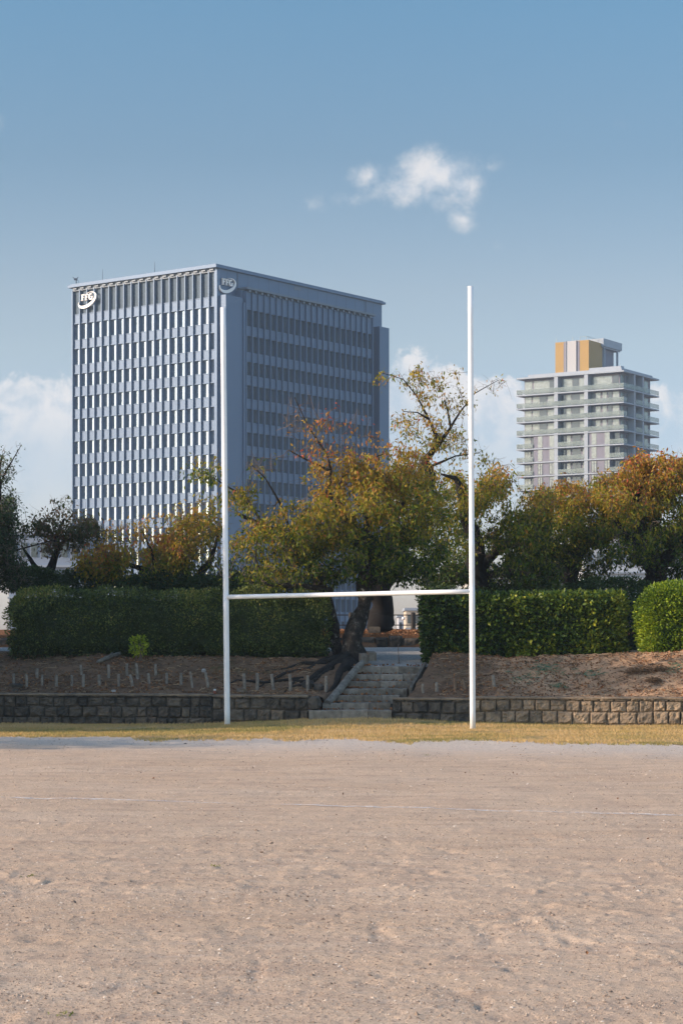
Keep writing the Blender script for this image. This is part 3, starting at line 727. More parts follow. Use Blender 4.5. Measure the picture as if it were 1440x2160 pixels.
for (x, y, h, rad_x, rad_y, n, lab, zl) in [(-16.5,46.2,9.0,3.2,3.0,52000,'first tall evergreen beside the left end of the wall',.6),(-16,51.5,6.6,3.2,3.4,40000,'second tall evergreen on the left bank beyond the wall end',.8),
        (-16,57.5,6.2,3.4,3.6,34000,'third tall evergreen on the left bank by the upper path',1.0),(-15.5,37.4,4.4,2.6,2.7,6500,'low round evergreen standing on the sand left of the view',.3)]:
    shade_tree(x, y, h, rad_x, rad_y, n, lab, zl)

# ------------------------------------------------------------------ hedges
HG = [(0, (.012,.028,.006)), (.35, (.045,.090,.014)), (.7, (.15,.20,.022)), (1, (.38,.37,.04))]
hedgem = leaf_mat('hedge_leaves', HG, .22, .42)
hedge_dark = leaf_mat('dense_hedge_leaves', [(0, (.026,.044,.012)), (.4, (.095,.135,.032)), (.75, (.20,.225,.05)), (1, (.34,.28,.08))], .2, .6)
def hedge(name, label, x0, x1, yc, hy, zb, zt, n, mat_, size, tone_f, lump=.12, seed=0, rnd=.30, wr=.5, zbf=None, corem=None):
    root = empty(name, ((x0+x1)/2, yc, zb), label, 'hedge')
    hx = (x1-x0)/2; hz = (zt-zb)/2; c = np.array([(x0+x1)/2, yc, (zb+zt)/2])
    def surf(m_, inset=0., cl=False):
        # points on a rounded box
        per = hx*hz*2+hy*hz*2+hx*hy; f = rng.random(m_)*per
        u = rng.uniform(-1, 1, m_); v = rng.uniform(-1, 1, m_); p = np.zeros((m_, 3)); 
        a = f < hx*hz*2; b = (f >= hx*hz*2) & (f < hx*hz*2+hy*hz*2); t_ = ~(a | b)
        s1 = np.where(rng.random(m_) < .72, -1, 1); s2 = np.where(rng.random(m_) < .5, -1, 1)
        p[a] = np.stack([u[a], s1[a], v[a]], -1); p[b] = np.stack([s2[b], u[b], v[b]], -1); p[t_] = np.stack([u[t_], v[t_], np.ones(t_.sum())], -1)
        return p
    def shape(p, inset):
        q = p*np.array([hx, hy, hz]); r = rnd; k = np.array([hx, hy, hz])-r
        inner = np.clip(q, -k, k); d = q-inner; ln = np.linalg.norm(d, axis=1, keepdims=True)+1e-9
        nrm = d/ln; w_ = inner + nrm*r + c
        lum = (fbm(w_[:,0]*1.3+w_[:,1]+seed, w_[:,2]*1.5+w_[:,1]*.6, 101+seed)-.5)*2*lump + (fbm(w_[:,0]*4.5+w_[:,1]*2, w_[:,2]*4.5, 131+seed)-.5)*2*lump*.55
        w_ = w_ + nrm*(lum[:, None] - inset)
        if zbf is not None:
            zl = zbf(w_[:,0]); w_[:,2] = zl + (w_[:,2]-zb)*(zt-zl)/(zt-zb)
        return w_, nrm, lum
    p = surf(n); ins = rng.random(n)**1.3*.27 - .05; w_, nrm, lum = shape(p, ins[:, None])
    ax = nrm*.8 + rng.normal(0, .65, (n, 3)); ax[:, 2] += .15
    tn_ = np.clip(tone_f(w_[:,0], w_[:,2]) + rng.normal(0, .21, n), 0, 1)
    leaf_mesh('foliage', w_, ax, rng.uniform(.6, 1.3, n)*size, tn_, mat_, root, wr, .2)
    # lumpy closed body inside the leafy shell, its dark tone paints shade into the gaps
    nu, nv = 60, 22; vs = []
    for j in range(nv+1):
        for i in range(nu):
            th = 2*math.pi*i/nu; ph = math.pi*(j/nv)
            d = np.array([math.cos(th)*math.sin(ph), math.sin(th)*math.sin(ph), math.cos(ph)]); d = d/np.max(np.abs(d)/1.0); vs.append(d)
    vs = np.array(vs); w2, _, _ = shape(vs, .21); f = []
    for j in range(nv):
        for i in range(nu): a = j*nu+i; b = j*nu+(i+1) % nu; f += [a, a+nu, b+nu, b]
    me = npmesh('dark_core', w2, f, [4]*(nu*nv), True, np.full(nu*nv, .05)); link('dark_core', me, mat_, root)
    stm = MB()
    for k in range(int((x1-x0)*2.2)):
        x = random.uniform(x0+.25, x1-.25); y = yc + random.uniform(-hy+.2, hy-.2); z = float(bank_z(x, y))
        stm.tube([(x, y, z-.06), (x+random.uniform(-.05,.05), y, z+.2), (x+random.uniform(-.12,.12), y+random.uniform(-.1,.1), zb+.5)], [.022,.018,.012], 6)
    tag(stm.build('stems', twigm, root), kind='stuff')
    return root
def xp(px_, d): return (px_-720)/F*d
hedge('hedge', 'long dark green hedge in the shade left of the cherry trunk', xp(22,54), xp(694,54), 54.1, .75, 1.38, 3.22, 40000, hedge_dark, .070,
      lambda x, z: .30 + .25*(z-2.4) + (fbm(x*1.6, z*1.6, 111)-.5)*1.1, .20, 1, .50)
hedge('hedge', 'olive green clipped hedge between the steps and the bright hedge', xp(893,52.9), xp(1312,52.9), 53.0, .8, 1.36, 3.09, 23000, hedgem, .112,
      lambda x, z: .32 + .30*smooth01((x-3)/3.5) + (fbm(x*1.8, z*1.8, 113)-.5)*.9, .14, 2, .30, .62, zbf=lambda x: 1.06 + .42*smooth01((x-2.0)/2.2))  # yellower rightwards: partly leaf colour, partly sunlight and shade painted into the tone
bright = leaf_mat('bright_hedge_leaves', [(0, (.03,.07,.008)), (.4, (.12,.19,.010)), (.75, (.26,.34,.014)), (1, (.44,.47,.04))], .3, .45)
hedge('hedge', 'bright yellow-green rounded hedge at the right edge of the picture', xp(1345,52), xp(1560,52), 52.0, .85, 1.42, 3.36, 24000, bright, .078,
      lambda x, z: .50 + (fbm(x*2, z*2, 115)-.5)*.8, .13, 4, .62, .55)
# shrubs under the trees
def shrub(px_, py_, d, r, n, label, tone, mat_=None, size=.075):
    p = P(px_, py_, d); z0 = float(bank_z(p.x, p.y)); root = empty('shrub', (p.x, p.y, z0), label, 'shrub')
    v = rng.normal(0, 1, (n, 3)); v /= np.linalg.norm(v, axis=1, keepdims=True); rr = rng.uniform(.2, 1, n)**.5
    rr *= 1 + .5*(fbm(v[:,0]*3+px_, v[:,2]*3, 121)-.5)
    pos = np.array(p) + v*rr[:, None]*np.array(r); ax = v*.6 + rng.normal(0, .6, (n, 3))
    leaf_mesh('foliage', pos, ax, rng.uniform(.7, 1.3, n)*size, np.clip(tone + (fbm(pos[:,0]*3, pos[:,2]*3, 123)-.5)*.6 + rng.normal(0, .12, n), 0, 1), mat_ or evergreen, root, .55)
    s_ = MB()
    for k in range(8):
        e_ = p + Vector((random.uniform(-.7,.7)*r[0], random.uniform(-.5,.5)*r[1], random.uniform(.1,.8)*r[2])); b = Vector((p.x+random.uniform(-.1,.1), p.y, z0-.05))
        s_.tube([b, b.lerp(e_, .5)+Vector((0,0,.08)), e_], [.016,.011,.005], 5)
    tag(s_.build('stems', twigm, root), kind='stuff'); return root
shrub(60, 1222, 57.5, (1.0,.7,.40), 5500, 'dark leafy shrub under the trees at the far left', .45)
shrub(175, 1228, 58.5, (.9,.7,.38), 4500, 'dark leafy shrub behind the left end of the long hedge', .5)
shrub(560, 1225, 57.5, (1.6,.7,.35), 6000, 'dark shrub behind the long hedge, right of the left goalpost', .4)
shrub(1040, 1262, 57, (1.0,.6,.42), 5000, 'dark shrub beneath the tree trunk behind the right goalpost', .5)
shrub(1130, 1245, 57, (.8,.6,.34), 4500, 'yellowish green shrub rising above the clipped right hedge', .9)
shrub(1290, 1245, 57.5, (1.4,.7,.40), 7000, 'wide dark shrub under the trees behind the right hedges', .55)
shrub(925, 1262, 58, (.6,.6,.45), 2600, 'loose shrub behind the left end of the right hedge', .55)
shrub(293, 1362, 52.6, (.24,.2,.28), 330, 'small bright green sapling at the foot of the dark hedge', .75, bright, .08)
shrub(330, 1232, 57.2, (1.3,.7,.30), 6500, 'dark shrub behind the middle of the long dark hedge', .4)
shrub(445, 1238, 57.2, (1.0,.7,.30), 5500, 'dark shrub just behind the hedge at the left goalpost', .45)
shrub(1328, 1325, 54.6, (.32,.5,.75), 3800, 'filler shrub added to darken the gap between the two right hedges', .35)  # filler foliage added so the gap looks dark
shrub(100, 1345, 54.0, (1.0,.5,.3), 3500, 'scrubby bush at the left end of the dark hedge', .5)

# ------------------------------------------------------------------ stakes in the bank
stake_m = mat('grey_weathered_stake', (.15,.125,.10), .9, 0, .2, 0, 14, .6, 50, col2=(.31,.275,.235))
stake_b = mat('brown_stake', (.14,.09,.06), .95, 0, .2, 0, 14, .6, 50, col2=(.24,.17,.12))
def stake(px_, yt, yb, lean, label, mat_=stake_m, r=.035, group='wooden stakes in the bank'):
    b = hit(px_+lean, yb); h = (yb-yt)/F*b.y; t_ = Vector((b.x - lean/F*b.y, b.y, b.z+h))
    mb = MB(); d = t_-b; rr = r*random.uniform(.85, 1.15)
    mb.tube([b-d*.3, b, b+d*.5+Vector((random.uniform(-.008,.008),0,0)), t_-d.normalized()*.012, t_], [rr*1.05, rr*1.04, rr, rr*.97, rr*.82], 9, jit=.07)
    o = mb.build('stake', mat_); tag(o, label, 'stake', group); return o
ordn = ['first','second','third','fourth','fifth','sixth','seventh','eighth','ninth','tenth','eleventh','twelfth','thirteenth','fourteenth','fifteenth']
low = [(88,605,672,0),(168,608,692,3),(268,612,675,0),(359,610,685,0),(455,612,680,2),(529,607,686,0),(629,610,680,2),(752,605,682,0),(822,610,690,18),(938,600,672,8),(1055,598,665,0),(1146,598,670,0),(1203,590,690,14),(1300,597,690,16)]
upr = [(236,572,632,0),(513,548,610,4),(688,547,628,0),(804,540,615,2),(862,537,635,8),(984,543,612,3)]
for i, (x, a, b, l) in enumerate(low):
    stake(x/3, 1220+a/3, 1220+b/3, l/3, f'{ordn[i]} stake from the left in the lower row above the dark wall' + (', leaning' if l > 6 else ''))
for i, (x, a, b, l) in enumerate(upr):
    stake(x/3, 1220+a/3, 1220+b/3, l/3, f'{ordn[i]} stake from the left in the upper row below the dark hedge', group='upper stakes in the bank')
for i, (x, a, b, l) in enumerate([(222,602,700,6),(307,602,706,0),(398,605,702,10),(512,610,710,4),(626,613,715,0),(742,620,718,0)]):
    stake(440+x/3, 1220+a/3, 1220+b/3, l/3, f'{ordn[i]} stake right of the left goalpost, among roots before the steps', group='stakes between left goalpost and steps', r=.038)
for (x, a, b, l, lab, mt) in [(55,592,632,0,'short brown stake right beside the right edge of the steps',stake_b),(122,587,632,2,'pale stake second from the steps on the right bank',stake_m),
      (193,582,632,0,'pale stake third from the steps on the right bank',stake_m),(284,573,632,2,'tall stake fourth from the steps on the right bank',stake_b),
      (324,590,640,12,'leaning brown stake just left of the right goalpost',stake_b),(476,568,625,8,'lone grey stake right of the right goalpost',stake_m)]:
    stake(840+x/2.4, 1200+a/2.4, 1200+b/2.4, l/2.4, lab, mt, group='stakes on the right bank')
# fallen branch, rocks, can, root clumps
mb = MB(); q = onbank([(205,1402,.04),(225,1393,.06),(250,1384,.055),(275,1374,.04)], .06)
mb.tube([a for a, _ in q], [b for _, b in q], 9, jit=.1); q = onbank([(232,1392,.03),(240,1382,.02)], .1); mb.tube([a for a, _ in q], [b for _, b in q], 6)
o = mb.build('fallen_branch', logm, smooth=True); tag(o, 'dark fallen branch lying on the bank below the sapling', 'branch')
palest = mat('pale_stone', (.32,.30,.28), .9, var=.2, vscale=20, bump=.5)
def rk(px_, py_, r, m, lab, seed, tone=.3):
    p = hit(px_, py_); rock('rock', p + Vector((0,0,r[2]*.4)), r, m, lab, 'rock', seed=seed, tone=tone)
rk(429.5, 1418, (.055,.05,.06), palest, 'pale round stone on the bank just left of the left goalpost', 5)
rk(37, 1450, (.14,.1,.07), stone, 'flat dark rock at the left end of the lower stakes', 6, .15)
rk(33, 1459, (.07,.06,.05), stone, 'small dark rock on the wall top at the far left', 7, .15)
rk(240, 1460, (.06,.05,.04), palest, 'small pale rock above the dark wall below the stakes', 8)
rk(650, 1450, (.16,.12,.12), stone, 'dark lump of rock between the last two stakes before the steps', 9, .08)
rk(672, 1455, (.12,.1,.1), stone, 'dark rock beside the last stake before the steps', 10, .08)
rk(510, 1461, (.13,.1,.07), stone, 'brown rock on the wall top right of the left goalpost', 12, .35)
canm = mat('can_red', (.22,.05,.03), .4); canw = mat('can_white', (.6,.6,.58), .4)
p = hit(453, 1464); ce = empty('drink_can', p, 'small red-brown can with white top on the wall near the left goalpost', 'can')
mb = MB(); mb.tube([p+Vector((0,0,-.01)), p+Vector((0,0,.075))], .033, 16); mb.build('can_body', canm, ce, smooth=False)
mb = MB(); mb.tube([p+Vector((0,0,.0755)), p+Vector((0,0,.105)), p+Vector((0,0,.112))], [.034,.034,.027], 16); mb.build('lid', canw, ce)
rootm = mat('dry_roots', (.13,.075,.04), .95, var=.35, vscale=14)
def root_clump(px_, py_, n, sx, lab):
    c = hit(px_, py_); mb = MB()
    for k in range(n):
        a = Vector((random.gauss(0, sx*.4), random.gauss(0, .1), random.gauss(.03, .05))); d = Vector((random.gauss(0, .22), random.gauss(0, .1), random.gauss(-.03, .08)))
        p0 = c+a; mb.tube([p0, p0+d*.5+Vector((0,0,random.uniform(-.02,.05))), p0+d+Vector((random.gauss(0,.04),0,-.04))], [.010,.007,.003], 5)
    for k in range(3):
        a = c + Vector((random.gauss(0, sx*.3), 0, .02)); mb.tube([a+Vector((-.12,0,0)), a+Vector((0,-.03,.05)), a+Vector((.14,0,.0))], [.03,.045,.02], 7, jit=.2)
    o = mb.build('root_clump', rootm); tag(o, lab, 'roots', 'exposed root clumps')
root_clump(1342, 1420, 90, .25, 'tangled root clump on the sunlit bank, left one of the pair')
root_clump(1385, 1416, 90, .3, 'tangled root clump at the right edge of the sunlit bank')
root_clump(1376, 1443, 40, .15, 'small root clump below the pair, close to the sunlit wall')
# green netting
net = mat('green_netting', (.03,.16,.09), .7, var=.3, vscale=20)
def netting(px_, py_, w_, h_, n, lab):
    mb = MB(); 
    for k in range(n):
        c = hit(px_+random.gauss(0, w_), py_+random.gauss(0, h_)); c.z += .012; a = random.uniform(-.6,.6); L = random.uniform(.04,.16)
        pts = []
        for j in range(5):
            t_ = j/4; x = c.x+math.cos(a)*L*t_; y = c.y+math.sin(a)*L*t_*.5; pts.append((x, y, float(bank_z(x, y))+.015+random.uniform(0,.02)))
        mb.tube(pts, random.uniform(.003,.007), 4)
    o = mb.build('netting', net); tag(o, lab, 'netting', 'scraps of green netting', 'stuff')
netting(1150, 1412, 20, 7, 70, 'torn green netting below the right hedge, the largest scrap')
netting(1240, 1423, 14, 4, 34, 'green netting scrap on the middle of the sunlit bank')
netting(1175, 1449, 8, 3, 22, 'small green netting scrap close above the sunlit wall')
netting(1420, 1408, 12, 7, 40, 'green netting scrap at the right edge below the bright hedge')
netting(1110, 1430, 22, 8, 40, 'faint green netting scrap beside the lone stake')

# fallen leaves and litter: uncountable
litm = leaf_mat('fallen_leaves', [(0, (.07,.035,.02)), (.4, (.20,.085,.035)), (.75, (.34,.16,.07)), (1, (.45,.30,.18))], .1, .8)
def litter(name, lab, n, samp, size, lo_, hi_):
    x, y, z = samp(n); pos = np.stack([x, y, z+.012], -1); ax = rng.normal(0, 1, (len(x), 3)); ax[:, 2] = np.abs(ax[:, 2])*.35
    o = leaf_mesh(name, pos, ax, rng.uniform(.6, 1.3, len(x))*size, rng.uniform(lo_, hi_, len(x)), litm, None, .7, .4); tag(o, lab, 'leaves', kind='stuff')
def s1(n):
    x = rng.uniform(-10, 11, n); t_ = rng.random(n)*3.6+.15; y = yw(x)+t_; k = (fbm(x*1.2, y*1.4, 141) > .46) | (rng.random(n) < .25)
    k &= ~((x > -.5) & (x < 2.2) & (y < 57)); x = x[k]; y = y[k]; return x, y, bank_z(x, y)
litter('fallen_leaves', 'brown leaves and twigs scattered over the bank', 16000, s1, .055, 0, .95)
def s2(n):
    i = rng.integers(0, 7, n); x = np.zeros(n); y = np.zeros(n); z = np.zeros(n)
    for k in range(7):
        m_ = i == k; d = 48.55+.43*k; zt = EYE-(ly[k]-HZ)/F*d; c = m_.sum(); 
        x[m_] = xp(lx[k], d) + (xp(rx[k], d)-xp(lx[k], d))*np.where(rng.random(c) < .45, rng.beta(1, 6, c), rng.random(c)); y[m_] = d+rng.uniform(.2, .4, c); z[m_] = zt
    return x, y, z
litter('fallen_leaves', 'red-brown leaves gathered on the stone steps', 520, s2, .075, .1, .7)
def s3(n): x = rng.uniform(-3, 6, n); y = rng.uniform(62.5, 71, n); return x, y, bank_z(x, y)
litter('fallen_leaves', 'orange leaves covering the ground beyond the gravel path', 14000, s3, .07, .1, .9)
def s4(n):
    x = rng.normal(0, 6, n); y = rng.uniform(11, 47, n); k = np.abs(x) < 10; x = x[k]; y = y[k]; return x, y, gz(x, y)-.010
litter('fallen_leaves', 'few dry leaves and bits scattered over the sandy field', 170, s4, .030, 0, .5)
# crumbs of soil and grit on the field
n = 85000; v = rng.uniform(175, 830, n)**1.0; y = EYE*F/v; x = rng.uniform(-1, 1, n)*(.175*y+.6)
k = fbm(x*.9, y*.5, 161)*.6 + fbm(x*.25, y*1.4, 163)*.6 > rng.uniform(.35, .85, n); x = x[k]; y = y[k]; n = len(x)
sz = np.exp(rng.normal(-5.35, .38, n))*(.75+y*.020); z = gz(x, y) - sz*.15; an = rng.uniform(0, 6.28, n); el = rng.uniform(1, 2.0, n)
vs = [np.stack([x+np.cos(an+a)*sz*el, y+np.sin(an+a)*sz, z], -1) for a in (0, 1.57, 3.14, 4.71)] + [np.stack([x+np.cos(an)*sz*.3, y+np.sin(an)*sz*.3, z+sz*rng.uniform(.6,1.2,n)], -1)]
vs = np.stack(vs, 1).reshape(-1, 3); b5 = np.arange(n)*5
fc = np.stack([b5, b5+1, b5+4, b5+1, b5+2, b5+4, b5+2, b5+3, b5+4, b5+3, b5, b5+4], -1).ravel()
crumbm = tone_mat('soil_crumb', [(0, (.11,.085,.07)), (.4, (.30,.22,.165)), (.8, (.52,.40,.31)), (1, (.66,.58,.50))], .95, .2, 60, .1, 9)
o = link('soil_crumbs', npmesh('soil_crumbs', vs, fc, np.full(4*n, 3), False, np.repeat(np.clip(rng.normal(.48, .22, n), 0, 1), 4)), crumbm)
tag(o, 'crumbs of soil and grit lying all over the sandy field', 'grit', kind='stuff')
# twigs and dry stalks on the bank
mb = MB()
for k in range(2600):
    x = random.uniform(-9.5, 10.5); y = yw(x) + random.uniform(.25, 3.9)
    if -.6 < x < 2.3: continue
    a = random.uniform(-.7, .7) + random.choice((0, math.pi)); L = random.uniform(.05, .28); c_ = random.uniform(-.15, .15); pts = []
    for j in range(4):
        u = j/3; xx = x+math.cos(a)*L*u; y2 = y+math.sin(a)*L*u + c_*L*math.sin(u*3); pts.append((xx, y2, float(bank_z(xx, y2))+.012+.03*math.sin(u*3)*random.random()))
    mb.tube(pts, random.uniform(.003, .0075), 3, tone=random.random(), cap=False)
twm = tone_mat('dry_stalks', [(0, (.05,.032,.02)), (.5, (.22,.14,.08)), (1, (.48,.34,.21))], .9, .1, 20, .2, 9)
tag(mb.build('twigs', twm), 'dry stalks and twigs strewn over the earth bank', 'twigs', kind='stuff')
# little green weeds on the field
wm = leaf_mat('weed_leaves', [(0, (.06,.09,.02)), (1, (.22,.25,.05))], .3)
for (px_, py_, lab) in [(68,1847,'small green weed on the left of the sandy field'),(450,1828,'tiny weed in the middle of the sandy field'),(900,1594,'tiny weed on the far sand before the right goalpost'),(137,2142,'weed tuft in the bottom left corner of the sand')]:
    d = EYE*F/(py_-HZ); x = xp(px_, d); z = float(gz(np.array(x), np.array(d))); n = 26
    pos = np.array([x, d, z]) + rng.normal(0, 1, (n, 3))*np.array([.03,.035,.002]); ax = rng.normal(0, .7, (n, 3)); ax[:, 2] = abs(ax[:, 2])*.5+.25
    o = leaf_mesh('weed', pos, ax, rng.uniform(.012, .032, n), rng.random(n), wm, None, .3); tag(o, lab, 'weed')
# thin bare sapling on the path and wire support
mb = MB(); p = P(841, 1400, 52.4); mb.tube([p, p+Vector((-.01,0,.25)), p+Vector((-.02,0,.50))], [.010,.009,.007], 6)
mb.tube([p+Vector((-.02,0,.45)), p+Vector((.03,0,.52)), p+Vector((-.06,0,.56))], [.006,.006,.004], 5)
mb.tube([p+Vector((0,0,-.03)), p+Vector((0,0,.04))], [.07,.012], 8)
o = mb.build('sapling', twigm); tag(o, 'thin bare sapling standing on the gravel path above the steps', 'sapling')

# ------------------------------------------------------------------ office tower
pan = mat('blue_grey_panel', (.055,.108,.200), .5, .15, .5, .05, .12)
pan_fin = mat('blue_fin', (.08,.145,.25), .5, .1)
pan2 = mat('pale_metal_edge', (.085,.115,.16), .5, .1)
panel_dark = mat('louvre_panel', (.045,.078,.12), .6, .3, var=.1, vscale=.5)
glass = mat('tower_glass', (.30,.37,.45), .05, .68, .5, .2, .35)  # colour noise stands for uneven reflections from pane to pane
glass_r = mat('tower_glass_dim', (.09,.15,.20), .06, .6, .5)  # same glass, darker bluish colour stands for its dull reflections on the right face
joint = mat('panel_joint', (.055,.075,.11), .8)
logo_m = mat('sign_white', (.82,.80,.78), .5)
C0 = Vector((-19.6, 328, 0)); LD = Vector((-.799, .602, 0)); RD = Vector((.602, .799, 0)); NL = -RD; NR = -LD
UP = Vector((0,0,1)); LL, RL = 31.4, 44.2; E0 = EYE
bt = empty('office_tower', (C0.x, C0.y, 0), 'tall blue-grey office tower with vertical fins and white roof signs', 'building')
def ob(base, along, t0, t1, nrm, n0, n1, z0, z1, mb=None, tone=0.):
    """box on a facade: along t0..t1, outwards n0..n1, heights above the eye z0..z1"""
    mb = mb or MB(); o = base + along*t0 + nrm*n0 + UP*(E0+z0)
    return mb.box(o, along*(t1-t0), nrm*(n1-n0), UP*(z1-z0), tone)
mb = MB(); mb.box(C0 + UP*(-1) - RD*0 + RD*.45*0 - NL*.70 - NR*.5, LD*(LL-.6), RD*(RL-1.0), UP*(E0+59.2+1)); core = mb.build('wall', pan, bt)
tops = [53.3, 49.15] + [45.0 - 3.735*k for k in range(12)]; hts = [2.6, 2.6] + [2.13]*12
# left facade (bays between fins); planes measured outwards from the core
nb = 19; bay = LL/nb; wins = []
for k in range(nb+1):
    m_ = MB(); t0 = k*bay - .10; ob(C0, LD, t0, t0+.17, NL, -.66, .06, -1, 58.9, m_); o = m_.build('fin', pan_fin, bt)
    m_ = MB(); ob(C0, LD, t0+.17*.25, t0+.17*.75, NL, .06, .09, -1, 58.9, m_); m_.build('fin_edge', pan2, o)
for r_, (zt, h) in enumerate(zip(tops, hts)):
    nxt = tops[r_-1]-hts[r_-1] if r_ else 54.9
    m_ = MB(); ob(C0, LD, .1, LL-.1, NL, -.7, -.28, zt+.06, nxt if r_ else 54.9, m_)
    ob(C0, LD, .1, LL-.1, NL, -.28, -.18, zt-.02, zt+.10, m_); ob(C0, LD, .1, LL-.1, NL, -.28, -.22, nxt-.12, nxt-.02, m_)
    o = m_.build('spandrel', pan, bt)
    m2 = MB(); mid = (zt+nxt)/2; ob(C0, LD, .1, LL-.1, NL, -.28, -.276, mid, mid+.05, m2); ob(C0, LD, .1, LL-.1, NL, -.28, -.276, mid+.8, mid+.85, m2); m2.build('panel_joint', joint, o)
    for k in range(nb):
        if zt-h > -1: wins.append((r_, k, 'L', zt, h))
# louvred plant-room recess under the roof
m_ = MB(); ob(C0, LD, .1, LL-.1, NL, -.7, -.46, 54.9, 58.7, m_)
for k in range(26): ob(C0, LD, .1, LL-.1, NL, -.46, -.40, 55.0+k*.145, 55.07+k*.145, m_)
m_.build('louvre', panel_dark, bt)
m_ = MB(); ob(C0, LD, 0, LL, NL, -.5, -.02, 58.72, 59.28, m_); m_.build('beam', pan2, bt)
for k in range(nb):
    m_ = MB(); ob(C0, LD, k*bay+.5, k*bay+1.3, NL, -.02, .25, 58.95, 59.2, m_); m_.build('bracket', pan2, bt)
# roof slab
m_ = MB(); z = E0+59.3
o_ = C0 + NL*.55 + NR*.35; m_.box(o_ + UP*z, LD*(LL+.9), RD*(RL+1.2), UP*.38); m_.box(o_ + UP*(z+.38) - NL*.3 - NR*.3, LD*(LL+.3), RD*(RL+.6), UP*.22); m_.build('roof', pan, bt)
# right facade
m_ = MB(); ob(C0, RD, -.0, RL, NR, -.5, 0, 54.6, 59.28, m_); ob(C0, RD, 0, 5.2, NR, -.5, -.003, -1, 54.6, m_); ob(C0, RD, 39.2, RL, NR, -.5, -.003, -1, 54.6, m_); m_.build('parapet', pan, bt)
m_ = MB()
for k in range(17):
    t0 = 2.6*k + 2.55
    if t0 < RL-.4: ob(C0, RD, t0, t0+.07, NR, .0, .006, 56.9 if 5 < t0 < 40 else 54.7, 59.25, m_)
ob(C0, RD, 4.95, 5.1, NR, .0, .03, 54.8, 59.25, m_); ob(C0, RD, 39.4, 39.55, NR, 0, .03, 52.8, 59.25, m_); m_.build('panel_joint', joint, bt)
m_ = MB(); ob(C0, RD, 19.6, 21.4, NR, .0, .02, 58.5, 59.0, m_); m_.build('vent_panel', pan2, bt)
for (t0, t1, nm) in ((.45, 4.6, 1.5), (41.5, 44.3, 1.5)):
    m_ = MB(); ob(C0, RD, t0, t1, NR, .0, nm, -1, 55.0, m_); o = m_.build('stair_shaft', pan, bt)
    m2 = MB(); ob(C0, RD, (t0+t1)/2-.06, (t0+t1)/2+.06, NR, nm, nm+.006, -1, 52.6, m2)
    for k in range(10): ob(C0, RD, t0, t1, NR, nm, nm+.004, 48.7-5.4*k, 48.76-5.4*k, m2)
    for k in range(30): ob(C0, RD, t0-.004, t0, NR, .2, nm-.1, 54.6-.14*k*(1 if k < 12 else 3), 54.64-.14*k*(1 if k < 12 else 3), m2)
    m2.build('panel_joint', joint, o)
GR = 1.8; C1 = C0 + NR*GR
m_ = MB(); ob(C0, RD, 4.61, 39.3, NR, -.3, GR-.62, -1, 56.3, m_); ob(C0, RD, 4.61, 5.3, NR, GR-.62, GR-.1, -1, 54.3, m_); m_.build('facade_block', pan, bt)
m_ = MB(); ob(C0, RD, 5.0, 39.6, NR, 0, GR+.25, 56.45, 56.78, m_); m_.build('ledge', pan2, bt)
nbr = 22; bayr = 34/nbr
for k in range(nbr+1):
    m_ = MB(); t0 = 5.2+k*bayr-.08; ob(C1, RD, t0, t0+.16, NR, -.6, .02, -1, 56.1, m_); o = m_.build('fin', pan, bt)
    m_ = MB(); ob(C1, RD, t0+.04, t0+.12, NR, .02, .05, -1, 56.1, m_); m_.build('fin_edge', pan2, o)
    if k < nbr:
        m_ = MB(); ob(C1, RD, t0+.6, t0+1.1, NR, -.25, .1, 56.05, 56.4, m_); m_.build('bracket', pan2, bt)
for r_, (zt, h) in enumerate(zip(tops, hts)):
    nxt = tops[r_-1]-hts[r_-1] if r_ else 56.0
    m_ = MB(); ob(C1, RD, 5.25, 39.15, NR, -.63, -.26, zt, nxt, m_); ob(C1, RD, 5.25, 39.15, NR, -.26, -.18, zt-.004, zt+.08, m_); o = m_.build('spandrel', pan, bt)
    m2 = MB()
    for f_ in (.3, .5): ob(C1, RD, 5.25, 39.15, NR, -.26, -.256, zt+(nxt-zt)*f_, zt+(nxt-zt)*f_+.05, m2)
    m2.build('panel_joint', joint, o)
    for k in range(nbr):
        if zt-h > -1: wins.append((r_, k, 'R', zt, h))
def win_box(w_, mb):
    r_, k, side, zt, h = w_
    if side == 'L': return ob(C0, LD, k*bay+.08, (k+1)*bay-.11, NL, -.65, -.60, zt-h, zt, mb)
    return ob(C1, RD, 5.2+k*bayr+.1, 5.2+(k+1)*bayr-.1, NR, -.61, -.58, zt-h, zt, mb)
wins.sort(key=lambda q_: (q_[0], 0 if q_[2] == 'L' else 1, q_[1]))
big = [q_ for q_ in wins if q_[2] == 'L'][:60] + [q_ for q_ in wins if q_[2] == 'R'][:40]
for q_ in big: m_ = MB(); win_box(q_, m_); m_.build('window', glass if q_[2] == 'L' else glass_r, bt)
m_ = MB(); rest = [q_ for q_ in wins if q_ not in big]
nf = []
for q_ in rest: win_box(q_, m_); nf.append(0 if q_[2] == 'L' else 1)
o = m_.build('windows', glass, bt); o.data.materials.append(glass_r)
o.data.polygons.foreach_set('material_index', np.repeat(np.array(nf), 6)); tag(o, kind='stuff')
# side wing at the far left end
m_ = MB(); ob(C0, LD, LL-.2, LL+1.0, NL, -9, -1.0, -1, 54.4, m_); o = m_.build('side_wing', pan, bt)
m2 = MB()
for k in range(70): ob(C0, LD, LL+.0, LL+1.0, NL, -1.0, -.994, 54-.75*k, 54.06-.75*k, m2)
m2.build('panel_joint', joint, o)
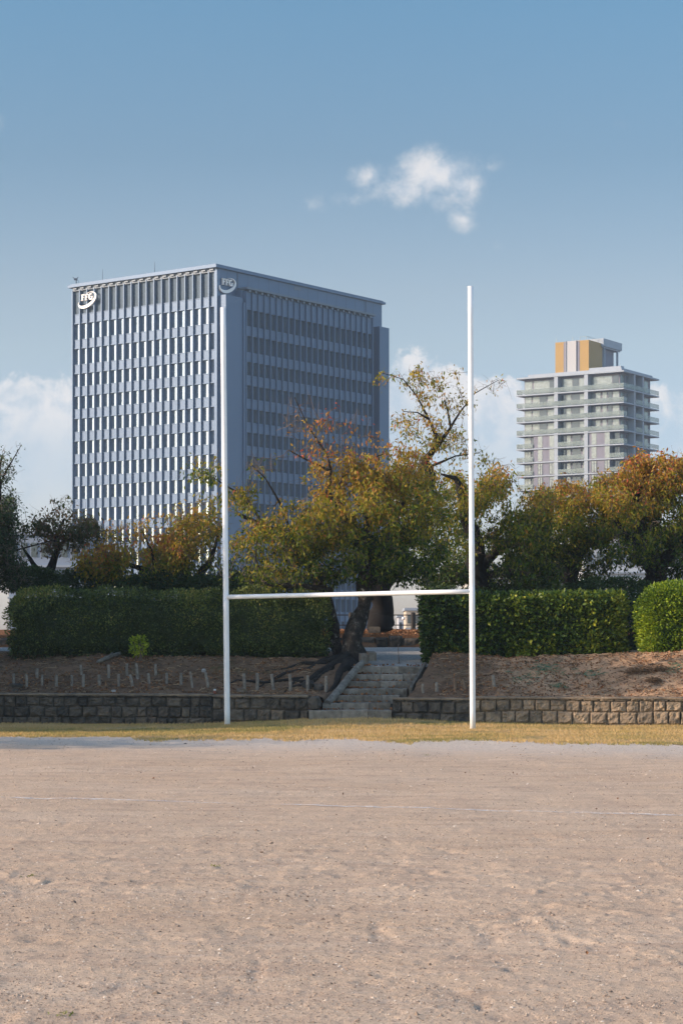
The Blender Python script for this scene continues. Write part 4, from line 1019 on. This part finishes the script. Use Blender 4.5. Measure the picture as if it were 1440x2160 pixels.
# rooftop mast and rods
m_ = MB(); p = C0 + LD*(LL-.4) + UP*(E0+59.9) + RD*.5; m_.tube([p, p+UP*1.0], .09, 8); m_.box(p+Vector((-.35,-.2,.75)), (.55,0,0), (0,.3,0), (0,0,.3)); m_.tube([p+Vector((.05,0,.9)), p+Vector((.35,0,1.3))], .07, 6); m_.tube([p+Vector((-.3,0,1.0)), p+Vector((-.55,0,1.25))], .06, 6)
m_.tube([p+Vector((.1,0,.9)), p+Vector((.4,0,.6)), p+Vector((.3,0,.2))], .03, 5); m_.build('roof_camera', joint, bt)
for t_ in (13.5, 25.): m_ = MB(); p = C0 + LD*t_ + UP*(E0+59.9) + RD*.5; m_.tube([p, p+UP*1.9], [.05,.02], 6); m_.build('lightning_rod', joint, bt)
# signs: three letters over a swoosh
def letter_F(x, s_): return [(x,0),(x+.40*s_,0),(x+.40*s_,.10*s_),(x+.32*s_,.12*s_),(x+.32*s_,.44*s_),(x+.58*s_,.44*s_),(x+.58*s_,.58*s_),(x+.32*s_,.58*s_),(x+.32*s_,.86*s_),(x+.60*s_,.86*s_),(x+.62*s_,.76*s_),(x+.70*s_,.76*s_),(x+.70*s_,1.0*s_),(x,1.0*s_),(x,.90*s_),(x+.09*s_,.87*s_),(x+.09*s_,.12*s_),(x,.10*s_)]
def sign(base, right, nrm, cx, cz, W_, parent, off=.12):
    s_ = W_*.285; m_ = MB(); o = base + right*cx + UP*(E0+cz) + nrm*off
    x0 = -W_*.37
    for i in range(2):
        k = x0 + i*s_*.80
        # split the concave F into simple bars
        for (a, b, c, d) in ((.09,.32,0,1),(.0,.40,0,.11),(0,.70,.86,1.0),(.60,.70,.74,.86),(.32,.56,.44,.58),(0,.09,.89,.999)):
            m_.prism([(k+a*s_, c*s_), (k+b*s_, c*s_), (k+b*s_, d*s_), (k+a*s_, d*s_)], o, right, UP, nrm, .26)
    gx = x0 + 1.60*s_ + .42*s_; gy = .5*s_; n = 16
    outer = []; inner = []
    for i in range(n+1):
        a = math.radians(48 + (325-48)*i/n); outer.append((gx+.44*s_*math.cos(a), gy+.52*s_*math.sin(a))); inner.append((gx+.19*s_*math.cos(a), gy+.34*s_*math.sin(a)))
    for i in range(n): m_.prism([outer[i], outer[i+1], inner[i+1], inner[i]], o, right, UP, nrm, .26)
    m_.prism([(gx+.16*s_, gy-.44*s_), (gx+.40*s_, gy-.44*s_), (gx+.40*s_, gy+.04*s_), (gx+.16*s_, gy+.04*s_)], o, right, UP, nrm, .258)
    m_.prism([(gx+.04*s_, gy-.06*s_), (gx+.46*s_, gy-.06*s_), (gx+.46*s_, gy+.05*s_), (gx+.04*s_, gy+.05*s_)], o, right, UP, nrm, .256)
    n = 48; A = W_*.58; B = W_*.31; rot = math.radians(21); cy_ = .0*W_
    pv = []
    for i in range(n+1):
        u = i/n; a = math.radians(152 + (438-152)*u); wdt = W_*(.012 + .125*math.sin(math.pi*min(1, u)**.70)**1.4)
        ex = A*math.cos(a); ey = B*math.sin(a); nx_ = math.cos(a)*B; ny_ = math.sin(a)*A; l_ = math.hypot(nx_, ny_); nx_ /= l_; ny_ /= l_
        q1 = (ex, ey); q2 = (ex-nx_*wdt, ey-ny_*wdt); pv.append([(q[0]*math.cos(rot)-q[1]*math.sin(rot), q[0]*math.sin(rot)+q[1]*math.cos(rot)+cy_) for q in (q1, q2)])
    for i in range(n): m_.prism([pv[i][0], pv[i+1][0], pv[i+1][1], pv[i][1]], o, right, UP, nrm, .26)
    m_.build('roof_sign', logo_m, parent)
sign(C0, -LD, NL, -(LL-3.7), 56.9, 3.7, bt, .10)
sign(C0, RD, NR, 2.35, 56.75, 3.6, bt)

# ------------------------------------------------------------------ apartment tower
conc_w = mat('pale_slab', (.275,.315,.375), .7, var=.05, vscale=.5); wallg = mat('mauve_grey_wall', (.17,.165,.21), .8, var=.08, vscale=.4)
rail = mat('green_glass_rail', (.15,.195,.20), .12, .0, .8, alpha=.5); post_m = mat('rail_post', (.22,.27,.29), .5, .3)
cream = mat('cream_window', (.19,.215,.225), .2, .35, .5, .30, 2.2); darkg = mat('dark_window', (.05,.06,.075), .08, .3, .7)
gold = mat('ochre_wall', (.33,.205,.065), .8, var=.04, vscale=.3); mull = mat('window_frame', (.09,.10,.12), .6); whitew = mat('white_strip', (.36,.36,.38), .7)
Q0 = Vector((61.9, 458, 0)); QL = Vector((-.845, .535, 0)); QR = Vector((.535, .845, 0)); QNL = -QR; QNR = -QL
QLL, QRL = 26.5, 19.1
ap = empty('apartment_tower', (Q0.x, Q0.y, 0), 'pale apartment tower with glass balconies and an ochre rooftop block', 'building')
IN = 1.7                                                   # walls stand this far inside the slab edge
def qb(u0, u1, v0, v1, z0, z1, mb=None):
    mb = mb or MB(); return mb.box(Q0 + QL*u0 + QR*v0 + UP*(E0+z0), QL*(u1-u0), QR*(v1-v0), UP*(z1-z0))
m_ = qb(IN, QLL-1.2, IN, QRL-1.2, -1, 60.0); m_.build('wall', wallg, ap)
m_ = qb(0, QLL, 0, QRL, 60.0, 60.35); m_.build('roof', conc_w, ap)
m_ = qb(1.0, QLL-2.5, 1.0, QRL-1.5, 60.35, 61.0); qb(1.3, 9, 1.3, 3, 61.0, 61.5, m_); m_.build('roof_parapet', conc_w, ap)
slabz = [56.45-3.06*k for k in range(18)]
for k, z in enumerate(slabz): qb(0, QLL, 0, QRL, z-.28, z).build('floor_slab', conc_w, ap)
for u in (16.6, 9.2):
    qb(u-.45, u+.45, .12, IN, -1, 59.98).build('column', conc_w, ap)
for v in (6.1, 10.6):
    qb(.12, IN, v-.35, v+.35, -1, 59.98).build('column', conc_w, ap)
def railing(u0, u1, v0, v1, z):
    mb = MB(); L = abs(u1-u0)+abs(v1-v0)
    qb(u0, u1, v0, v1, z+.12, z+1.12, mb); r = mb.build('balcony_rail', rail, ap)
    m2 = MB(); n = max(1, int(L/1.35))
    for i in range(n+1):
        if abs(u1-u0) > abs(v1-v0): uu = u0+(u1-u0)*i/n; qb(uu-.06, uu+.06, v0-.03, v1-.003, z, z+1.15, m2)
        else: vv_ = v0+(v1-v0)*i/n; qb(u0-.03, u1-.003, vv_-.06, vv_+.06, z, z+1.15, m2)
    if abs(u1-u0) > abs(v1-v0): qb(u0, u1, v0-.02, v1+.02, z+1.15, z+1.2, m2)
    else: qb(u0-.02, u1+.02, v0, v1, z+1.15, z+1.2, m2)
    m2.build('rail_post', post_m, r)
rnd2 = random.Random(4); nwin = 0
extra = MB(); extra_f = MB()
def window(u0, u1, z0, z1, side, m, plane=None, panes=2):
    global nwin
    pl_ = IN if plane is None else plane
    def bx_(a0, a1, b0, b1, c0, c1, mb):
        return qb(a0, a1, pl_-b1, pl_-b0, c0, c1, mb) if side == 'L' else qb(pl_-b1, pl_-b0, a0, a1, c0, c1, mb)
    nwin += 1
    if nwin <= 99:
        mb = MB(); bx_(u0, u1, .0, .05, z0, z1, mb); o = mb.build('window', m, ap); fr = MB()
    else: bx_(u0, u1, .0, .05, z0, z1, extra if m is cream else extra_f); o = None; fr = extra_m
    for i in range(panes+1): t_ = u0+(u1-u0)*i/panes; bx_(t_-.06, t_+.06, .05, .10, z0, z1, fr)
    bx_(u0, u1, .05, .09, z0, z0+.07, fr); bx_(u0, u1, .05, .09, z1-.07, z1, fr)
    if z1-z0 > 1.9: bx_(u0, u1, .05, .09, z1-.65, z1-.60, fr)
    if o: fr.build('frame', mull, o)
extra_m = MB()
for k in range(10):
    z = slabz[k]; zt = (slabz[k-1]-.28 if k else 60.0)
    segs = []
    if k == 0:
        for a, b, m, n in ((2.0,3.4,darkg,2),(3.6,9.0-.3,cream,6),(9.9,11.6,cream,2),(11.7,13.2,darkg,2),(13.3,15.9,cream,3),(17.3,19.0,darkg,1),(18.9,22.9,cream,5),(23.3,25.1,cream,3)): segs.append((a,b,m,n,.15,zt-z-.5))
    elif k < 4:
        for a, b, m, n in ((1.9,3.4,cream,2),(3.6,4.6,darkg,1),(4.9,5.9,cream,1),(6.4,7.6,cream,2),(8.0,8.6,cream,1),(9.8,11.4,cream,2),(11.5,13.4,darkg,2),(13.6,14.8,cream,1),(15.0,16.0,darkg,1),(17.3,19.4,cream,3),(19.6,21.4,darkg,2),(21.5,23.2,cream,2),(23.5,25.1,cream,2)): segs.append((a,b,m,n,.12,2.55))
    else:
        for a, b, m, n in ((9.9,10.7,cream,1),(11.2,13.3,darkg,2),(13.7,14.7,cream,1),(15.0,16.0,darkg,1),(22.5,23.5,darkg,1),(23.7,25.2,cream,2),(1.8,3.4,darkg,3)): segs.append((a,b,m,n,.12,2.55))
        # flush panels between columns
        for (a, b) in ((3.5, 8.75), (17.05, 22.3)):
            qb(a, b, .35, IN, z, zt, None).build('wall_panel', wallg, ap)
            for (c, d) in ((a+.1 if a > 10 else a+.05, a+1.25), (b-2.2 if a > 10 else b-2.0, b-1.1 if a > 10 else b-.8)):
                window(c, d, z+.15, zt-.12, 'L', cream, .35, 2)
    for a, b, m, n, h0, h1 in segs: window(a, b, z+h0, z+h1, 'L', m, None, n)
    for a, b, m, n in ((2.0,3.0,cream,2),(3.1,3.9,cream,1),(5.0,5.7,cream,1),(8.9,9.8,cream,1),(6.8,8.5,darkg,2),(11.4,12.3,cream,1),(14.5,16.5,cream,2)): window(a, b, z+.15, zt-.4, 'R', m, None, n)
    if k < 4: railing(.05, QLL-.05, .05, .09, z)
    else: railing(22.4, QLL-.05, .05, .09, z); railing(9.7, 16.1, .05, .09, z); railing(.05, 3.5, .05, .09, z)
    railing(.05, .09, .12, QRL-.05, z) if k == 0 else (railing(.05, .09, .12, 1.8, z), railing(.05, .09, 6.5, 10.2, z), railing(.05, .09, 13, QRL-.05, z))
    railing(QLL-.09, QLL-.05, .12, 3.0, z)
for mb, m in ((extra, cream), (extra_f, darkg), (extra_m, mull)):
    if mb.n: o = mb.build('windows', m, ap); tag(o, kind='stuff')
# rooftop block
qb(9.9, 18.2, 3, 10, 60.4, 68.1).build('rooftop_block', gold, ap)
m_ = qb(12.15, 12.85, 2.95, 3, 60.5, 68.0); qb(15.5, 16.1, 2.95, 3, 60.5, 68.0, m_); m_.build('grey_strip', wallg, ap)
m_ = qb(13.0, 15.4, 2.9, 3, 60.5, 68.15); qb(12.86, 13.0, 2.7, 3, 60.5, 68.2, m_); qb(15.4, 15.5, 2.7, 3, 60.5, 68.2, m_); m_.build('white_strip', whitew, ap)
qb(10.6, 17.5, 10, 17.5, 60.4, 67.4).build('plant_room', wallg, ap)
m_ = qb(9.3, 17, 9.4, 19.3, 67.5, 69.2); qb(9.6, 16.7, 9.7, 19.0, 67.2, 67.5, m_); m_.build('canopy', conc_w, ap)
for v in (10.6, 17.6): qb(9.6, 10.0, v, v+.35, 60.4, 67.2).build('column', conc_w, ap)
m_ = MB()
for u, v in ((11,4),(12.5,4),(11,9),(18,3.2),(14,3.2)):
    p = Q0+QL*u+QR*v+UP*(E0+68.1); m_.tube([p, p+UP*1.0], .05, 5)
a = Q0+QL*11+QR*4+UP*(E0+69.1); m_.tube([a, a+QL*1.5], .04, 5); m_.tube([a, a+QR*5], .04, 5); m_.build('roof_rail', post_m, ap)

# ------------------------------------------------------------------ small far buildings glimpsed through the trees
def far_block(px0, px1, ytop, d, depth, color, label, floors, cols, zb=-3, glass_m=darkg):
    x0 = xp(px0, d); x1 = xp(px1, d); zt = EYE+(HZ-ytop)/F*d
    r = empty('building', ((x0+x1)/2, d, zb), label, 'building'); m = mat('facade', color, .8, var=.06, vscale=.3)
    mb = MB(); mb.box((x0, d, zb), (x1-x0,0,0), (0,depth,0), (0,0,zt-zb)); mb.build('wall', m, r)
    mb = MB(); mb.box((x0-.2, d-.2, zt), (x1-x0+.4,0,0), (0,depth+.4,0), (0,0,.35)); mb.build('roof', conc_w, r)
    fh = (zt-zb)/floors; cw = (x1-x0)/cols
    for i in range(floors):
        for j in range(cols):
            if i*cols+j >= 99: break
            mb = MB(); mb.box((x0+cw*(j+.2), d-.06, zb+fh*(i+.3)), (cw*.6,0,0), (0,.08,0), (0,0,fh*.45)); mb.build('window', glass_m, r)
    for i in range(1, floors): mb = MB(); mb.box((x0-.1, d-.35, zb+fh*i-.1), (x1-x0+.2,0,0), (0,.32,0), (0,0,.22)); mb.build('balcony', conc_w, r)
    return r
far_block(806, 826, 1284, 520, 12, (.20,.27,.34), 'narrow slate-blue tower seen above the fence rails', 6, 2)
far_block(840, 858, 1302, 300, 8, (.45,.46,.50), 'small pale house with blue-grey windows beyond the fence', 3, 2)
far_block(856, 935, 1288, 260, 10, (.50,.42,.33), 'beige apartment house behind the fence post', 4, 5)
far_block(20, 190, 1128, 210, 12, (.22,.26,.33), 'pale blue-grey building glimpsed behind the left trees', 5, 8)
far_block(985, 1160, 1196, 230, 12, (.50,.47,.43), 'pale beige low building glimpsed behind the right goalpost tree', 4, 8)
far_block(1230, 1500, 1150, 260, 14, (.44,.46,.50), 'long pale building glimpsed through the right trees', 5, 12)

# ------------------------------------------------------------------ haze in the air
hb = MB(); hb.box((-420, -30, -7), (840,0,0), (0,640,0), (0,0,92))
hm = bpy.data.materials.new('haze'); hm.use_nodes = True; t = NT(hm.node_tree)
pv = t.n('ShaderNodeVolumePrincipled'); pv.inputs['Color'].default_value = (.66,.82,1,1); pv.inputs['Density'].default_value = .0003; pv.inputs['Anisotropy'].default_value = .2
o_ = t.n('ShaderNodeOutputMaterial'); t.put(o_.inputs['Volume'], pv.outputs[0])
hz_o = hb.build('haze', hm); tag(hz_o, 'thin bluish autumn haze in the air', 'haze', kind='stuff')
